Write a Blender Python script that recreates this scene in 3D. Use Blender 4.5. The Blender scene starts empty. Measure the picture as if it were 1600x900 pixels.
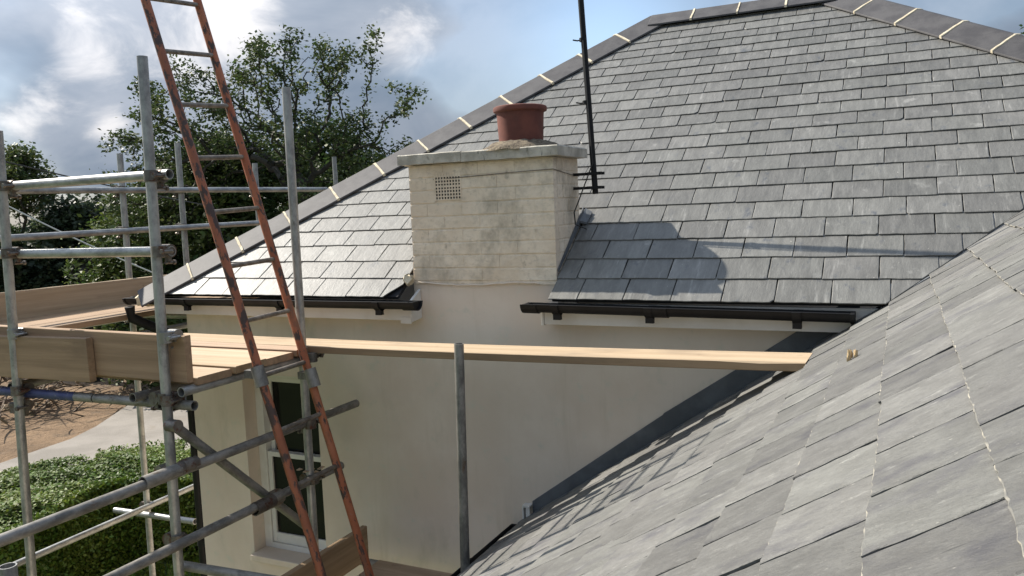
import bpy, bmesh, math, random
import numpy as np
from mathutils import Vector, Matrix
random.seed(7); rng = np.random.default_rng(7)
S = bpy.context.scene
COL = S.collection
V = Vector

# ------------------------------------------------------------------ camera
# world: +X along the main eaves, +Y away from the camera, camera eye at the origin, ground 5.3 m below
RIGHT = V((0.90156, 0.43078, -0.04015)); DOWN = V((0.0065, -0.10628, -0.99432)); FWD = V((-0.43260, 0.89618, -0.09862))
cam = bpy.data.cameras.new('camera'); co = bpy.data.objects.new('camera', cam); COL.objects.link(co)
co.matrix_world = Matrix(((RIGHT.x, -DOWN.x, -FWD.x, 0), (RIGHT.y, -DOWN.y, -FWD.y, 0), (RIGHT.z, -DOWN.z, -FWD.z, 0), (0, 0, 0, 1)))
cam.sensor_width = 36; cam.lens = 36 * 1264.85 / 1600; cam.clip_end = 2000; cam.clip_start = 0.05
S.camera = co

# ------------------------------------------------------------------ sun, sky, exposure
SUN = V((-1.13, 0.10, 1.0)).normalized()
elev = math.asin(SUN.z); azim = math.atan2(SUN.x, SUN.y)      # clockwise from +Y
sl = bpy.data.lights.new('sun', 'SUN'); sl.energy = 4.2; sl.angle = math.radians(0.53); sl.color = (1.0, 0.93, 0.82)
so = bpy.data.objects.new('sun', sl); COL.objects.link(so)
so.rotation_euler = SUN.to_track_quat('Z', 'Y').to_euler()
S.view_settings.view_transform = 'Standard'; S.view_settings.look = 'None'
S.view_settings.exposure = 0.95; S.view_settings.gamma = 1.0

W = bpy.data.worlds.new('World'); S.world = W; W.use_nodes = True
nt = W.node_tree; N = nt.nodes; L = nt.links
N.clear()
out = N.new('ShaderNodeOutputWorld'); bg = N.new('ShaderNodeBackground'); L.new(bg.outputs[0], out.inputs[0])
sky = N.new('ShaderNodeTexSky'); sky.sky_type = 'NISHITA'; sky.sun_disc = False
sky.sun_elevation = elev; sky.sun_rotation = azim; sky.altitude = 50
bg.inputs['Strength'].default_value = 0.1
tc = N.new('ShaderNodeTexCoord')
def wm(op, a, b=None, c=None, clamp=False):
    n = N.new('ShaderNodeMath'); n.operation = op; n.use_clamp = clamp
    for i, x in enumerate((a, b, c)):
        if x is None: continue
        if isinstance(x, (int, float)): n.inputs[i].default_value = x
        else: L.new(x, n.inputs[i])
    return n.outputs[0]
nrm = N.new('ShaderNodeVectorMath'); nrm.operation = 'NORMALIZE'; L.new(tc.outputs['Generated'], nrm.inputs[0])
sep = N.new('ShaderNodeSeparateXYZ'); L.new(nrm.outputs[0], sep.inputs[0])
zz = wm('ADD', wm('MAXIMUM', sep.outputs[2], 0.0), 0.22)
cmb = N.new('ShaderNodeCombineXYZ')
L.new(wm('DIVIDE', sep.outputs[0], zz), cmb.inputs[0]); L.new(wm('DIVIDE', sep.outputs[1], zz), cmb.inputs[1])
def wnoise(scale, detail, rough, dist=0.0, off=(0, 0, 0), src=None):
    n = N.new('ShaderNodeTexNoise'); n.inputs['Scale'].default_value = scale; n.inputs['Detail'].default_value = detail
    n.inputs['Roughness'].default_value = rough; n.inputs['Distortion'].default_value = dist
    m = N.new('ShaderNodeVectorMath'); m.operation = 'ADD'; m.inputs[1].default_value = off
    L.new(src or cmb.outputs[0], m.inputs[0]); L.new(m.outputs[0], n.inputs['Vector']); return n.outputs['Fac']
def wramp(x, lo, hi):
    n = N.new('ShaderNodeMapRange'); n.interpolation_type = 'SMOOTHSTEP'
    n.inputs['From Min'].default_value = lo; n.inputs['From Max'].default_value = hi
    L.new(x, n.inputs['Value']); return n.outputs[0]
def wmix(f, a, b):
    n = N.new('ShaderNodeMix'); n.data_type = 'RGBA'
    L.new(f, n.inputs[0])
    for k, x in ((6, a), (7, b)):
        if isinstance(x, tuple): n.inputs[k].default_value = (*x, 1)
        else: L.new(x, n.inputs[k])
    return n.outputs[2]
def blob(d, k, amp):                                            # a cloud bank in one direction of the sky
    n = N.new('ShaderNodeVectorMath'); n.operation = 'DOT_PRODUCT'; L.new(nrm.outputs[0], n.inputs[0])
    n.inputs[1].default_value = V(d).normalized()
    return wm('MULTIPLY', wm('POWER', 2.71828, wm('MULTIPLY', wm('SUBTRACT', n.outputs['Value'], 1.0), k)), amp)
def sky_dir(px, py):
    return RIGHT * ((px - 800) / 1264.85) + DOWN * ((py - 450) / 1264.85) + FWD
st_ = N.new('ShaderNodeVectorMath'); st_.operation = 'MULTIPLY'; st_.inputs[1].default_value = (1, 1, 1.5); L.new(nrm.outputs[0], st_.inputs[0])
big = wnoise(3.2, 8, 0.55, 0.3, (3.1, 0.4, 0), st_.outputs[0])
fine = wnoise(8.5, 9, 0.6, 0.5, (0.2, 5.0, 0), st_.outputs[0])
grey = wnoise(4.6, 6, 0.55, 0.4, (7.2, 1.0, 4.0), st_.outputs[0])
veil = wramp(wnoise(0.55, 5, 0.5, 0.2, (8.0, 2.0, 0)), 0.30, 0.55)
bank = None
for px, py, k, amp in ((120, 50, 900, .2), (150, 95, 1500, .2), (175, 200, 3000, .26), (330, 30, 400, .26), (420, -20, 300, .26),
                       (640, 55, 1400, .22), (580, 50, 1800, .16), (30, 190, 3000, .18), (65, 165, 2500, .16), (960, 12, 4000, .16),
                       (1230, -60, 250, .25), (1500, 40, 500, .12), (300, 110, 500, .14), (900, 130, 2500, .1),
                       (110, 300, 500, .12), (-260, 60, 60, .16)):
    b = blob(sky_dir(px, py), k, amp)
    bank = b if bank is None else wm('ADD', bank, b)
blue = blob(sky_dir(960, 60), 160, .5)
veil = wm('SUBTRACT', wm('MAXIMUM', veil, 0.75), wm('MULTIPLY', blue, 1.5), clamp=True)
base = wmix(wramp(wm('ADD', grey, wm('MULTIPLY', bank, .45)), 0.36, 0.72), (.92, 1.17, 1.54), (1.7, 1.88, 2.2))     # blue-grey cloud deck
skyc = wmix(veil, sky.outputs[0], base)
puff = wramp(wm('ADD', wm('ADD', wm('MULTIPLY', big, .3), wm('MULTIPLY', fine, .95)), wm('MULTIPLY', bank, .95)), 0.80, 1.10)
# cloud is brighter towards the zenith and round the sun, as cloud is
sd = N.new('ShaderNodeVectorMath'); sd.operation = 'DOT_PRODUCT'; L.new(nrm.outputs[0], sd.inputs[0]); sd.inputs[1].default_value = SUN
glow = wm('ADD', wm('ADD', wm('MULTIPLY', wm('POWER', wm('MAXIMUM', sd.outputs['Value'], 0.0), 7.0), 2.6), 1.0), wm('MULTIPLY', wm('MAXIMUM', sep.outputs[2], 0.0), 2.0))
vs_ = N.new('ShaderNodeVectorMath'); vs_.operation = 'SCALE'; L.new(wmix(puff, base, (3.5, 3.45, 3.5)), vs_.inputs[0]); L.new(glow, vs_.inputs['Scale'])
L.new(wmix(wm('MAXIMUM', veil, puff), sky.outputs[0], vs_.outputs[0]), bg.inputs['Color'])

# ------------------------------------------------------------------ material helper
def nodes(name):
    m = bpy.data.materials.new(name); m.use_nodes = True; t = m.node_tree
    return m, t, t.nodes['Principled BSDF']
def mat(name, col, rough=0.7, col2=None, scale=6.0, stretch=(1, 1, 1), metal=0.0, bump=0.0, bscale=60.0, bdist=0.002, coord='Object',
        rand=0.0, spots=None, spot_scale=20.0, spot_lo=.6, spot_hi=.68, spec=0.5, detail=6, island=False, bstretch=None, lo=.35, hi=.65, coat=0, translucent=0, nrough=.6):
    m, t, p = nodes(name); n = t.nodes; l = t.links
    tcn = n.new('ShaderNodeTexCoord'); oi = n.new('ShaderNodeObjectInfo')
    if coord == 'Position':
        g = n.new('ShaderNodeNewGeometry'); src = g.outputs['Position']
    else:
        ad = n.new('ShaderNodeVectorMath'); ad.operation = 'ADD'
        sc = n.new('ShaderNodeVectorMath'); sc.operation = 'SCALE'; sc.inputs[0].default_value = (37, 19, 53)
        l.new(oi.outputs['Random'], sc.inputs['Scale']); l.new(tcn.outputs['Object'], ad.inputs[0]); l.new(sc.outputs[0], ad.inputs[1]); src = ad.outputs[0]
    def noise(s, st, d=6, r=.6):
        mp = n.new('ShaderNodeMapping'); mp.inputs['Scale'].default_value = st; l.new(src, mp.inputs[0])
        x = n.new('ShaderNodeTexNoise'); x.inputs['Scale'].default_value = s; x.inputs['Detail'].default_value = d; x.inputs['Roughness'].default_value = r
        l.new(mp.outputs[0], x.inputs['Vector']); return x.outputs['Fac']
    def ramp(x, a, b):
        q = n.new('ShaderNodeMapRange'); q.inputs['From Min'].default_value = a; q.inputs['From Max'].default_value = b
        q.interpolation_type = 'SMOOTHSTEP'; l.new(x, q.inputs['Value']); return q.outputs[0]
    def mix(f, a, b):
        q = n.new('ShaderNodeMix'); q.data_type = 'RGBA'
        if isinstance(f, float): q.inputs[0].default_value = f
        else: l.new(f, q.inputs[0])
        for k, x in ((6, a), (7, b)):
            if isinstance(x, tuple): q.inputs[k].default_value = (*x, 1)
            else: l.new(x, q.inputs[k])
        return q.outputs[2]
    c = None
    if col2: c = mix(ramp(noise(scale, stretch, detail, nrough), lo, hi), tuple(col), tuple(col2))
    if spots:
        for (sc_, sp_scale, sp_st, a, b) in spots:
            c = mix(ramp(noise(sp_scale, sp_st, 5, .65), a, b), c if c else tuple(col), tuple(sc_))
    if rand:
        r = oi.outputs['Random']
        if island:
            g2 = n.new('ShaderNodeNewGeometry'); a_ = n.new('ShaderNodeMath'); a_.operation = 'ADD'
            l.new(r, a_.inputs[0]); l.new(g2.outputs['Random Per Island'], a_.inputs[1])
            f_ = n.new('ShaderNodeMath'); f_.operation = 'FRACT'; l.new(a_.outputs[0], f_.inputs[0]); r = f_.outputs[0]
        h = n.new('ShaderNodeHueSaturation'); mr = n.new('ShaderNodeMapRange')
        mr.inputs['To Min'].default_value = 1 - rand; mr.inputs['To Max'].default_value = 1 + rand
        l.new(r, mr.inputs['Value']); l.new(mr.outputs[0], h.inputs['Value'])
        m3 = n.new('ShaderNodeMath'); m3.operation = 'MULTIPLY_ADD'; m3.inputs[1].default_value = 7.31; m3.inputs[2].default_value = 0
        l.new(r, m3.inputs[0]); fr = n.new('ShaderNodeMath'); fr.operation = 'FRACT'; l.new(m3.outputs[0], fr.inputs[0])
        mr2 = n.new('ShaderNodeMapRange'); mr2.inputs['To Min'].default_value = .5 - rand * .07; mr2.inputs['To Max'].default_value = .5 + rand * .07
        l.new(fr.outputs[0], mr2.inputs['Value']); l.new(mr2.outputs[0], h.inputs['Hue'])
        if c: l.new(c, h.inputs['Color'])
        else: h.inputs['Color'].default_value = (*col, 1)
        c = h.outputs[0]
    if c: l.new(c, p.inputs['Base Color'])
    else: p.inputs['Base Color'].default_value = (*col, 1)
    p.inputs['Roughness'].default_value = rough; p.inputs['Metallic'].default_value = metal
    p.inputs['Specular IOR Level'].default_value = spec
    if coat: p.inputs['Coat Weight'].default_value = coat
    if bump:
        b = n.new('ShaderNodeBump'); b.inputs['Strength'].default_value = bump; b.inputs['Distance'].default_value = bdist
        l.new(noise(bscale, bstretch or stretch, 6, .65), b.inputs['Height']); l.new(b.outputs[0], p.inputs['Normal'])
    if translucent:
        tr = n.new('ShaderNodeBsdfTranslucent'); ms = n.new('ShaderNodeMixShader'); ms.inputs[0].default_value = translucent
        if c: l.new(c, tr.inputs['Color'])
        l.new(p.outputs[0], ms.inputs[1]); l.new(tr.outputs[0], ms.inputs[2])
        l.new(ms.outputs[0], n['Material Output'].inputs['Surface'])
    return m

M = {}
M['slate'] = mat('slate', (.112, .110, .101), .53, (.174, .171, .157), 6, (3.0, .7, 1), bump=.55, bscale=30, bdist=.004, rand=.18, spec=.5, nrough=.75, island=True, bstretch=(2.2, .8, 1), lo=.3, hi=.7,
                 spots=[((.085, .09, .097), 9, (1.6, 1, 1), .58, .75), ((.29, .285, .265), 12, (3.4, .35, 1), .55, .82), ((.28, .275, .255), 9, (1, 1, 1), .6, .8), ((.55, .53, .48), 55, (1.4, 1, 1), .68, .75)])
M['slate_new'] = mat('slate_side', (.100, .098, .090), .62, (.156, .154, .142), 7, (2.2, 1.2, 1), bump=1.0, bscale=55, bdist=.005, rand=.24, bstretch=(1.8, .8, 1), lo=.34, hi=.66, detail=14, nrough=.8,
                 spots=[((.072, .07, .075), 4, (1.8, 1.1, 1), .50, .72), ((.045, .045, .045), 9, (9, .6, 1), .64, .72), ((.24, .237, .218), 15, (2.2, .9, 1), .58, .78), ((.10, .098, .09), 110, (1.5, 1, 1), .56, .68), ((.38, .365, .32), 60, (3.0, 1, 1), .65, .74)])
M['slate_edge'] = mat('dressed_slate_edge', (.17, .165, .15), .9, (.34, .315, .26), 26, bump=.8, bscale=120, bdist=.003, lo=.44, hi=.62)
M['batten'] = mat('roof_underlay', (.02, .02, .022), .9)
M['ridge'] = mat('ridge_clay', (.048, .045, .047), .68, (.078, .074, .074), 8, bump=.3, bscale=90, rand=.14)
M['mortar'] = mat('mortar', (.55, .47, .33), .95, (.7, .62, .46), 20, bump=.8, bscale=120, bdist=.004)
M['render'] = mat('cream_render', (.66, .555, .45), .9, (.73, .635, .53), 1.5, bump=.25, bscale=14, bdist=.006, coord='Position', detail=8,
                  spots=[((.54, .47, .37), 3.5, (1, 1, .5), .56, .85), ((.60, .51, .40), 2.4, (3.2, 3.2, .25), .54, .82), ((.62, .57, .47), 9, (1, 1, 1), .55, .75), ((.22, .18, .13), 26, (1, 1, 1), .765, .80)])
M['paint'] = mat('painted_brick', (.70, .59, .455), .9, (.84, .735, .59), 4, bump=.9, bscale=30, bdist=.006, coord='Position', detail=9,
                 spots=[((.40, .345, .265), 4, (1, 1, .8), .47, .74), ((.19, .165, .125), 12, (1, 1, .7), .60, .80), ((.58, .50, .39), 24, (1, 1, 1.6), .5, .75), ((.75, .70, .6), 22, (1, 1, 1), .72, .8)])
M['coping'] = mat('coping_concrete', (.36, .335, .28), .95, (.54, .505, .43), 12, bump=.8, bscale=50, bdist=.006, coord='Position',
                  spots=[((.14, .135, .11), 18, (1.5, 1, .5), .58, .74)])
M['flaunch'] = mat('mortar_flaunching', (.09, .07, .05), 1, (.22, .18, .125), 30, bump=1, bscale=45, bdist=.012, coord='Position')
M['terracotta'] = mat('terracotta', (.125, .040, .030), .8, (.175, .056, .038), 9, bump=.2, bscale=40, spots=[((.10, .045, .035), 7, (1, 1, .5), .52, .75), ((.06, .04, .035), 16, (1, 1, 1), .62, .75)])
M['black'] = mat('black_plastic', (.008, .008, .009), .55, (.012, .012, .013), 9, spec=.25, bump=.06, bscale=20)
M['dark'] = mat('painted_hollow_shade', (.006, .006, .006), .9)  # near-black colour, stands in for the shade inside hollows
M['white'] = mat('white_upvc', (.72, .71, .67), .45, (.64, .62, .57), 5, bump=.08, bscale=20, spots=[((.45, .42, .36), 7, (1, 1, 3), .68, .85)])
M['lead'] = mat('lead_sheet', (.075, .082, .092), .5, (.12, .13, .142), 5, bump=.5, bscale=14, bdist=.008, coord='Position', spots=[((.17, .18, .19), 9, (1, 1, 1), .68, .85)])
M['glass'] = mat('window_glass', (.010, .012, .012), .05, (.008, .009, .009), 2, bump=.05, bscale=3, spec=.22)
M['galv'] = mat('galvanised_steel', (.22, .22, .215), .42, (.42, .42, .40), 13, (1, 1, .55), metal=.5, bump=.35, nrough=.75, bscale=70, bdist=.001,
                spots=[((.13, .115, .095), 14, (1, 1, .6), .62, .76), ((.5, .5, .48), 40, (1, 1, 1), .73, .79)])
M['galv_dark'] = mat('weathered_tube_steel', (.12, .115, .105), .52, (.29, .275, .25), 12, (1, 1, .5), metal=.4, bump=.5, nrough=.75, bscale=60, bdist=.0015,
                spots=[((.11, .075, .05), 11, (1, 1, .6), .6, .72), ((.42, .4, .36), 45, (1, 1, 1), .7, .77)])
M['blue'] = mat('worn_blue_paint', (.04, .05, .14), .5, (.07, .08, .17), 12, metal=.3, bump=.3, bscale=60, bdist=.001, spots=[((.2, .2, .2), 16, (1, 1, 1), .6, .68)])
M['coupler'] = mat('coupler_steel', (.12, .105, .09), .55, (.2, .185, .16), 25, metal=.6, bump=.5, bscale=120, bdist=.002, spots=[((.12, .06, .035), 30, (1, 1, 1), .5, .65)], rand=.25)
M['coupler_bright'] = mat('coupler_plated', (.35, .35, .34), .4, (.26, .25, .23), 25, metal=.7, bump=.3, bscale=120, bdist=.001)
M['orange'] = mat('chipped_orange_paint', (.30, .085, .034), .65, (.38, .13, .06), 9, (1, 1, .5), bump=.7, bscale=70, bdist=.0025,
                 spots=[((.055, .035, .028), 26, (1, 1, .4), .52, .575), ((.20, .085, .045), 11, (1, 1, .6), .52, .68), ((.28, .22, .18), 55, (1, 1, 1), .68, .73)])
M['orange_worn'] = mat('bare_patches_orange_paint', (.22, .07, .032), .6, (.34, .11, .05), 7, (1, 1, .5), bump=.7, bscale=70, bdist=.0025,
                 spots=[((.06, .035, .028), 24, (1, 1, .45), .50, .56), ((.28, .22, .18), 55, (1, 1, 1), .68, .73)])
M['rung'] = mat('rung_steel', (.12, .10, .08), .55, (.24, .21, .175), 20, metal=.5, bump=.4, bscale=80, bdist=.001)
def wood(name, a, b, dark, s=1.0):
    return mat(name, a, .8, b, 3, (.35, 9, 9), bump=.5, bscale=8, bdist=.003, bstretch=(.5, 14, 14), rand=.12, lo=.3, hi=.7,
               spots=[(dark, 5, (.5, 12, 12), .62, .8), (dark, 9, (.8, 1.4, 1.4), .67, .78), ((b[0] * .62, b[1] * .6, b[2] * .6), 1.6, (1, 3, 3), .50, .75)])
M['wood_new'] = wood('fresh_scaffold_board', (.41, .29, .185), (.52, .39, .265), (.24, .15, .09))
M['wood_old_shade'] = wood('weathered_and_shaded_board', (.24, .155, .09), (.34, .225, .135), (.09, .055, .033))  # brown toe boards; also the painted shade on the pale boards' sides
M['wood_mid'] = wood('dusty_scaffold_board', (.33, .24, .15), (.44, .33, .22), (.17, .11, .07))
M['bark'] = mat('oak_bark', (.024, .022, .018), .95, (.05, .045, .036), 6, bump=.8, bscale=18, bdist=.03)
def leafm(name, a, b):
    return mat(name, a, .55, b, 1.1, rand=.38, island=True, coord='Position', detail=3, spec=.35, translucent=.28)
M['leaf_oak'] = leafm('oak_leaves', (.045, .072, .022), (.085, .115, .035))
M['leaf_dense'] = leafm('dense_leaves', (.034, .060, .017), (.080, .115, .032))
M['leaf_light'] = leafm('light_leaves', (.07, .11, .025), (.12, .16, .04))
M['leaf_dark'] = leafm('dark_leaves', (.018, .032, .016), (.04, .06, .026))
M['leaf_hedge'] = leafm('hedge_leaves', (.075, .125, .014), (.13, .18, .028))
M['twig'] = mat('dry_twigs', (.10, .075, .05), .95, (.2, .15, .10), 8, rand=.3, island=True)
M['core'] = mat('painted_shade_core', (.02, .028, .012), 1)  # shade between the leaves put into a dark colour
M['grass'] = mat('rough_grass', (.055, .085, .022), .95, (.10, .13, .035), .6, bump=1, bscale=12, bdist=.06, coord='Position', spots=[((.15, .15, .06), .25, (1, 1, 1), .55, .7), ((.04, .06, .02), 3, (1, 1, 1), .5, .7)])
M['field'] = mat('dry_field', (.24, .22, .07), .95, (.32, .28, .11), .08, coord='Position', bump=.6, bscale=3, bdist=.1)
M['dirt'] = mat('bare_earth', (.15, .095, .052), 1, (.23, .15, .085), .7, bump=1, bscale=5, bdist=.12, coord='Position',
                spots=[((.11, .075, .045), 1.6, (1, 1, 1), .52, .7), ((.36, .27, .19), 7, (1, 1, 1), .62, .75), ((.07, .09, .03), .5, (1, 1, 1), .64, .7)])
M['drive'] = mat('pale_gravel_drive', (.205, .185, .16), .95, (.27, .245, .215), .8, bump=.6, bscale=30, bdist=.02, coord='Position', spots=[((.22, .19, .155), 1.4, (1, 1, 1), .58, .75)])
M['cable'] = mat('cable_sheath', (.02, .02, .02), .6)
M['cable_light'] = mat('pale_cable', (.45, .45, .43), .5)
M['rubble'] = mat('mortar_crumb', (.42, .31, .17), 1, (.55, .42, .25), 60, bump=1, bscale=80, bdist=.003)

# ------------------------------------------------------------------ geometry helpers
C0 = (800.0, 450.0); F = 1264.85
def ray(px, py): return RIGHT * ((px - C0[0]) / F) + DOWN * ((py - C0[1]) / F) + FWD
def on_y(px, py, y): r = ray(px, py); return r * (y / r.y)     # the point of the plane Y = y seen at a pixel of the photo
def on_x(px, py, x): r = ray(px, py); return r * (x / r.x)
def on_z(px, py, z): r = ray(px, py); return r * (z / r.z)
def at_depth(px, py, d): return ray(px, py) * d

class MB:
    def __init__(s): s.v = []; s.f = []; s.mi = []; s.cur = 0
    def add(s, vs, fs):
        o = len(s.v); s.v += [tuple(v) for v in vs]; s.f += [tuple(i + o for i in f) for f in fs]; s.mi += [s.cur] * len(fs); return s
    def box(s, a, b, fr=None):
        x0, y0, z0 = a; x1, y1, z1 = b
        vs = [V(p) for p in ((x0, y0, z0), (x1, y0, z0), (x1, y1, z0), (x0, y1, z0), (x0, y0, z1), (x1, y0, z1), (x1, y1, z1), (x0, y1, z1))]
        if fr is not None: vs = [fr @ v for v in vs]
        return s.add(vs, [(0, 3, 2, 1), (4, 5, 6, 7), (0, 1, 5, 4), (1, 2, 6, 5), (2, 3, 7, 6), (3, 0, 4, 7)])
    def tube(s, p0, p1, r, n=12, r1=None, hollow=False):
        p0 = V(p0); p1 = V(p1); d = (p1 - p0).normalized(); a = d.orthogonal().normalized(); b = d.cross(a)
        r1 = r if r1 is None else r1
        ring = lambda c, q: [c + (a * math.cos(2 * math.pi * i / n) + b * math.sin(2 * math.pi * i / n)) * q for i in range(n)]
        vs = ring(p0, r) + ring(p1, r1); fs = [(i, (i + 1) % n, n + (i + 1) % n, n + i) for i in range(n)]
        if hollow:
            for e, (c, q, sg) in enumerate(((p0, r, 1), (p1, r1, -1))):
                o = len(vs); vs += ring(c, q * .84) + ring(c + d * sg * .09, q * .84)
                for i in range(n):
                    j = (i + 1) % n; k = e * n
                    f1 = (k + i, o + i, o + j, k + j); f2 = (o + i, o + n + i, o + n + j, o + j)
                    fs += [f1, f2] if e == 0 else [f1[::-1], f2[::-1]]
                cap = tuple(o + n + i for i in range(n)); fs.append(cap if e else cap[::-1])
        else: fs += [tuple(range(n))[::-1], tuple(range(n, 2 * n))]
        return s.add(vs, fs)
    def path(s, pts, r, n=6):
        pts = [V(p) for p in pts]; vs = []; fs = []; a = None
        for i, p in enumerate(pts):
            d = (pts[min(i + 1, len(pts) - 1)] - pts[max(i - 1, 0)]).normalized()
            a = (d.orthogonal() if a is None else a - d * a.dot(d)).normalized(); b = d.cross(a)
            rr = r[i] if isinstance(r, (list, tuple)) else r
            vs += [p + (a * math.cos(2 * math.pi * k / n) + b * math.sin(2 * math.pi * k / n)) * rr for k in range(n)]
            if i: fs += [((i - 1) * n + k, (i - 1) * n + (k + 1) % n, i * n + (k + 1) % n, i * n + k) for k in range(n)]
        fs += [tuple(range(n))[::-1], tuple((len(pts) - 1) * n + k for k in range(n))]
        return s.add(vs, fs)
    def lathe(s, c, prof, n=32, wob=0):
        vs = []; fs = []
        for (r, z) in prof:
            for i in range(n):
                t = 2 * math.pi * i / n; q = r * (1 + (random.uniform(-wob, wob) if wob else 0))
                vs.append(V(c) + V((q * math.cos(t), q * math.sin(t), z + (random.uniform(-wob, wob) * .1 if wob else 0))))
        for k in range(len(prof) - 1):
            fs += [(k * n + i, k * n + (i + 1) % n, (k + 1) * n + (i + 1) % n, (k + 1) * n + i) for i in range(n)]
        return s.add(vs, fs)
    def prism(s, poly, ext, depth_dir):
        n = len(poly); d = V(depth_dir) * ext; vs = [V(p) for p in poly] + [V(p) + d for p in poly]
        return s.add(vs, [tuple(range(n)), tuple(range(n, 2 * n))[::-1]] + [(i, i + n, (i + 1) % n + n, (i + 1) % n) for i in range(n)])
    def mesh(s, name, mats, smooth=False):
        me = bpy.data.meshes.new(name); me.from_pydata(s.v, [], s.f)
        for m in (mats if isinstance(mats, (list, tuple)) else [mats]): me.materials.append(m)
        if any(s.mi): me.polygons.foreach_set('material_index', s.mi)
        bm = bmesh.new(); bm.from_mesh(me); bmesh.ops.recalc_face_normals(bm, faces=bm.faces); bm.to_mesh(me); bm.free()
        if smooth: me.shade_smooth() if hasattr(me, 'shade_smooth') else None
        me.update(); return me
    def build(s, name, mats, parent=None, smooth=False, sharp=None, fr=None, bev=0):
        """fr: local frame; the vertices were given in that frame"""
        o = bpy.data.objects.new(name, s.mesh(name, mats, smooth)); COL.objects.link(o)
        if fr is not None: o.matrix_world = fr
        attach(o, parent)
        if smooth:
            o.data.set_sharp_from_angle(angle=math.radians(sharp or 40))
        if bev:
            b = o.modifiers.new('bevel', 'BEVEL'); b.width = bev; b.segments = 2; b.limit_method = 'ANGLE'
        return o
def attach(o, parent):
    if parent is not None:
        mw = o.matrix_world.copy() if o.matrix_world != Matrix() else o.matrix_basis.copy()
        o.parent = parent; o.matrix_parent_inverse = Matrix(); o.matrix_basis = world_of(parent).inverted() @ mw
def world_of(o):
    m = o.matrix_basis.copy()
    while o.parent: o = o.parent; m = o.matrix_basis @ m
    return m
def tag(o, label, cat, group=None, kind=None):
    if label: o['label'] = label
    if cat: o['category'] = cat
    if group: o['group'] = group
    if kind: o['kind'] = kind
    return o
def thing(name, loc, label, cat, group=None):
    o = bpy.data.objects.new(name, None); COL.objects.link(o); o.location = loc; o.empty_display_size = .1
    return tag(o, label, cat, group)
def place(name, mesh, mw, parent):
    o = bpy.data.objects.new(name, mesh); COL.objects.link(o); o.parent = parent
    o.matrix_basis = world_of(parent).inverted() @ mw
    return o
def frame(o, x, y, z):
    x = V(x).normalized(); y = V(y).normalized(); z = V(z).normalized(); o = V(o)
    return Matrix(((x.x, y.x, z.x, o.x), (x.y, y.y, z.y, o.y), (x.z, y.z, z.z, o.z), (0, 0, 0, 1)))

G = -5.3
# ------------------------------------------------------------------ ground, drive, field
def sheet(name, pts, z, m, label=None):
    me = bpy.data.meshes.new(name); me.from_pydata([(p[0], p[1], z) for p in pts], [], [tuple(range(len(pts)))]); me.materials.append(m)
    o = bpy.data.objects.new(name, me); COL.objects.link(o); o['kind'] = 'structure'
    if label: o['label'] = label
    return o
sheet('ground', [(-700, -300), (700, -300), (700, 900), (-700, 900)], G, M['grass'])
sheet('field', [(-95, 45), (-40, 55), (20, 90), (20, 260), (-260, 260), (-260, 60)], G + .008, M['field'])
def dirt_mesh():
    mb = MB(); nx, ny = 60, 60; rnd = random.Random(3)
    for j in range(ny + 1):
        for i in range(nx + 1):
            x = -46 + 32 * i / nx; y = 4 + 28 * j / ny
            h = .012 + .55 * max(0, math.sin(x * .33 + 1.0 + .2 * math.sin(y)) * math.cos(y * .29)) * min(1, max(0, (-20.5 - x) / 4)) + rnd.uniform(0, .035)
            mb.v.append((x, y, G + h))
    for j in range(ny):
        for i in range(nx):
            a = j * (nx + 1) + i; mb.f.append((a, a + 1, a + nx + 2, a + nx + 1)); mb.mi.append(0)
    o = mb.build('dirt_ground', M['dirt'], smooth=True, sharp=80); o['kind'] = 'structure'
dirt_mesh()
far_e = [tuple(on_z(px, py, G)[:2]) for px, py in ((-260, 800), (-60, 748), (0, 728), (60, 707), (110, 690), (150, 670), (190, 643), (230, 617), (290, 592), (340, 580))]
near_e = [(-9.5, 5.5), (-11.5, 7.0), (-13.6, 9.0), (-13.4, 11.0), (-12.5, 12.5), (-8, 13.6), (2, 14.5)]
far_e += [(-4, 26)]
near_e = [(-10.8, 1.0)] + near_e
sheet('gravel_drive', near_e + far_e[::-1], G + .062, M['drive'])

# ------------------------------------------------------------------ roofs
T1 = 0.7; E0 = 3.93; ZE = -0.5; n1 = math.sqrt(1 + T1 * T1)
FM = frame((0, E0, ZE), (1, 0, 0), (0, 1 / n1, T1 / n1), (0, -T1 / n1, 1 / n1))        # main roof: u along eaves, v up the slope
T2 = 0.68; n2 = math.sqrt(1 + T2 * T2); XE = -1.945
FN = frame((XE, 0, -.475 + T2 * XE), (0, -1, 0), (1 / n2, 0, T2 / n2), (-T2 / n2, 0, 1 / n2))   # side wing roof
HIPX = -4.74; RY = 6.78; RZ = ZE + T1 * (RY - E0); RXL = HIPX + (RY - E0); RXR = -.44
def clip(poly, a, b, c):                                        # keep a*x + b*y + c >= 0
    out_ = []
    for i in range(len(poly)):
        p, q = poly[i], poly[(i + 1) % len(poly)]
        dp = a * p[0] + b * p[1] + c; dq = a * q[0] + b * q[1] + c
        if dp >= 0: out_.append(p)
        if (dp >= 0) != (dq >= 0):
            t = dp / (dp - dq); out_.append((p[0] + (q[0] - p[0]) * t, p[1] + (q[1] - p[1]) * t))
    return out_
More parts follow.
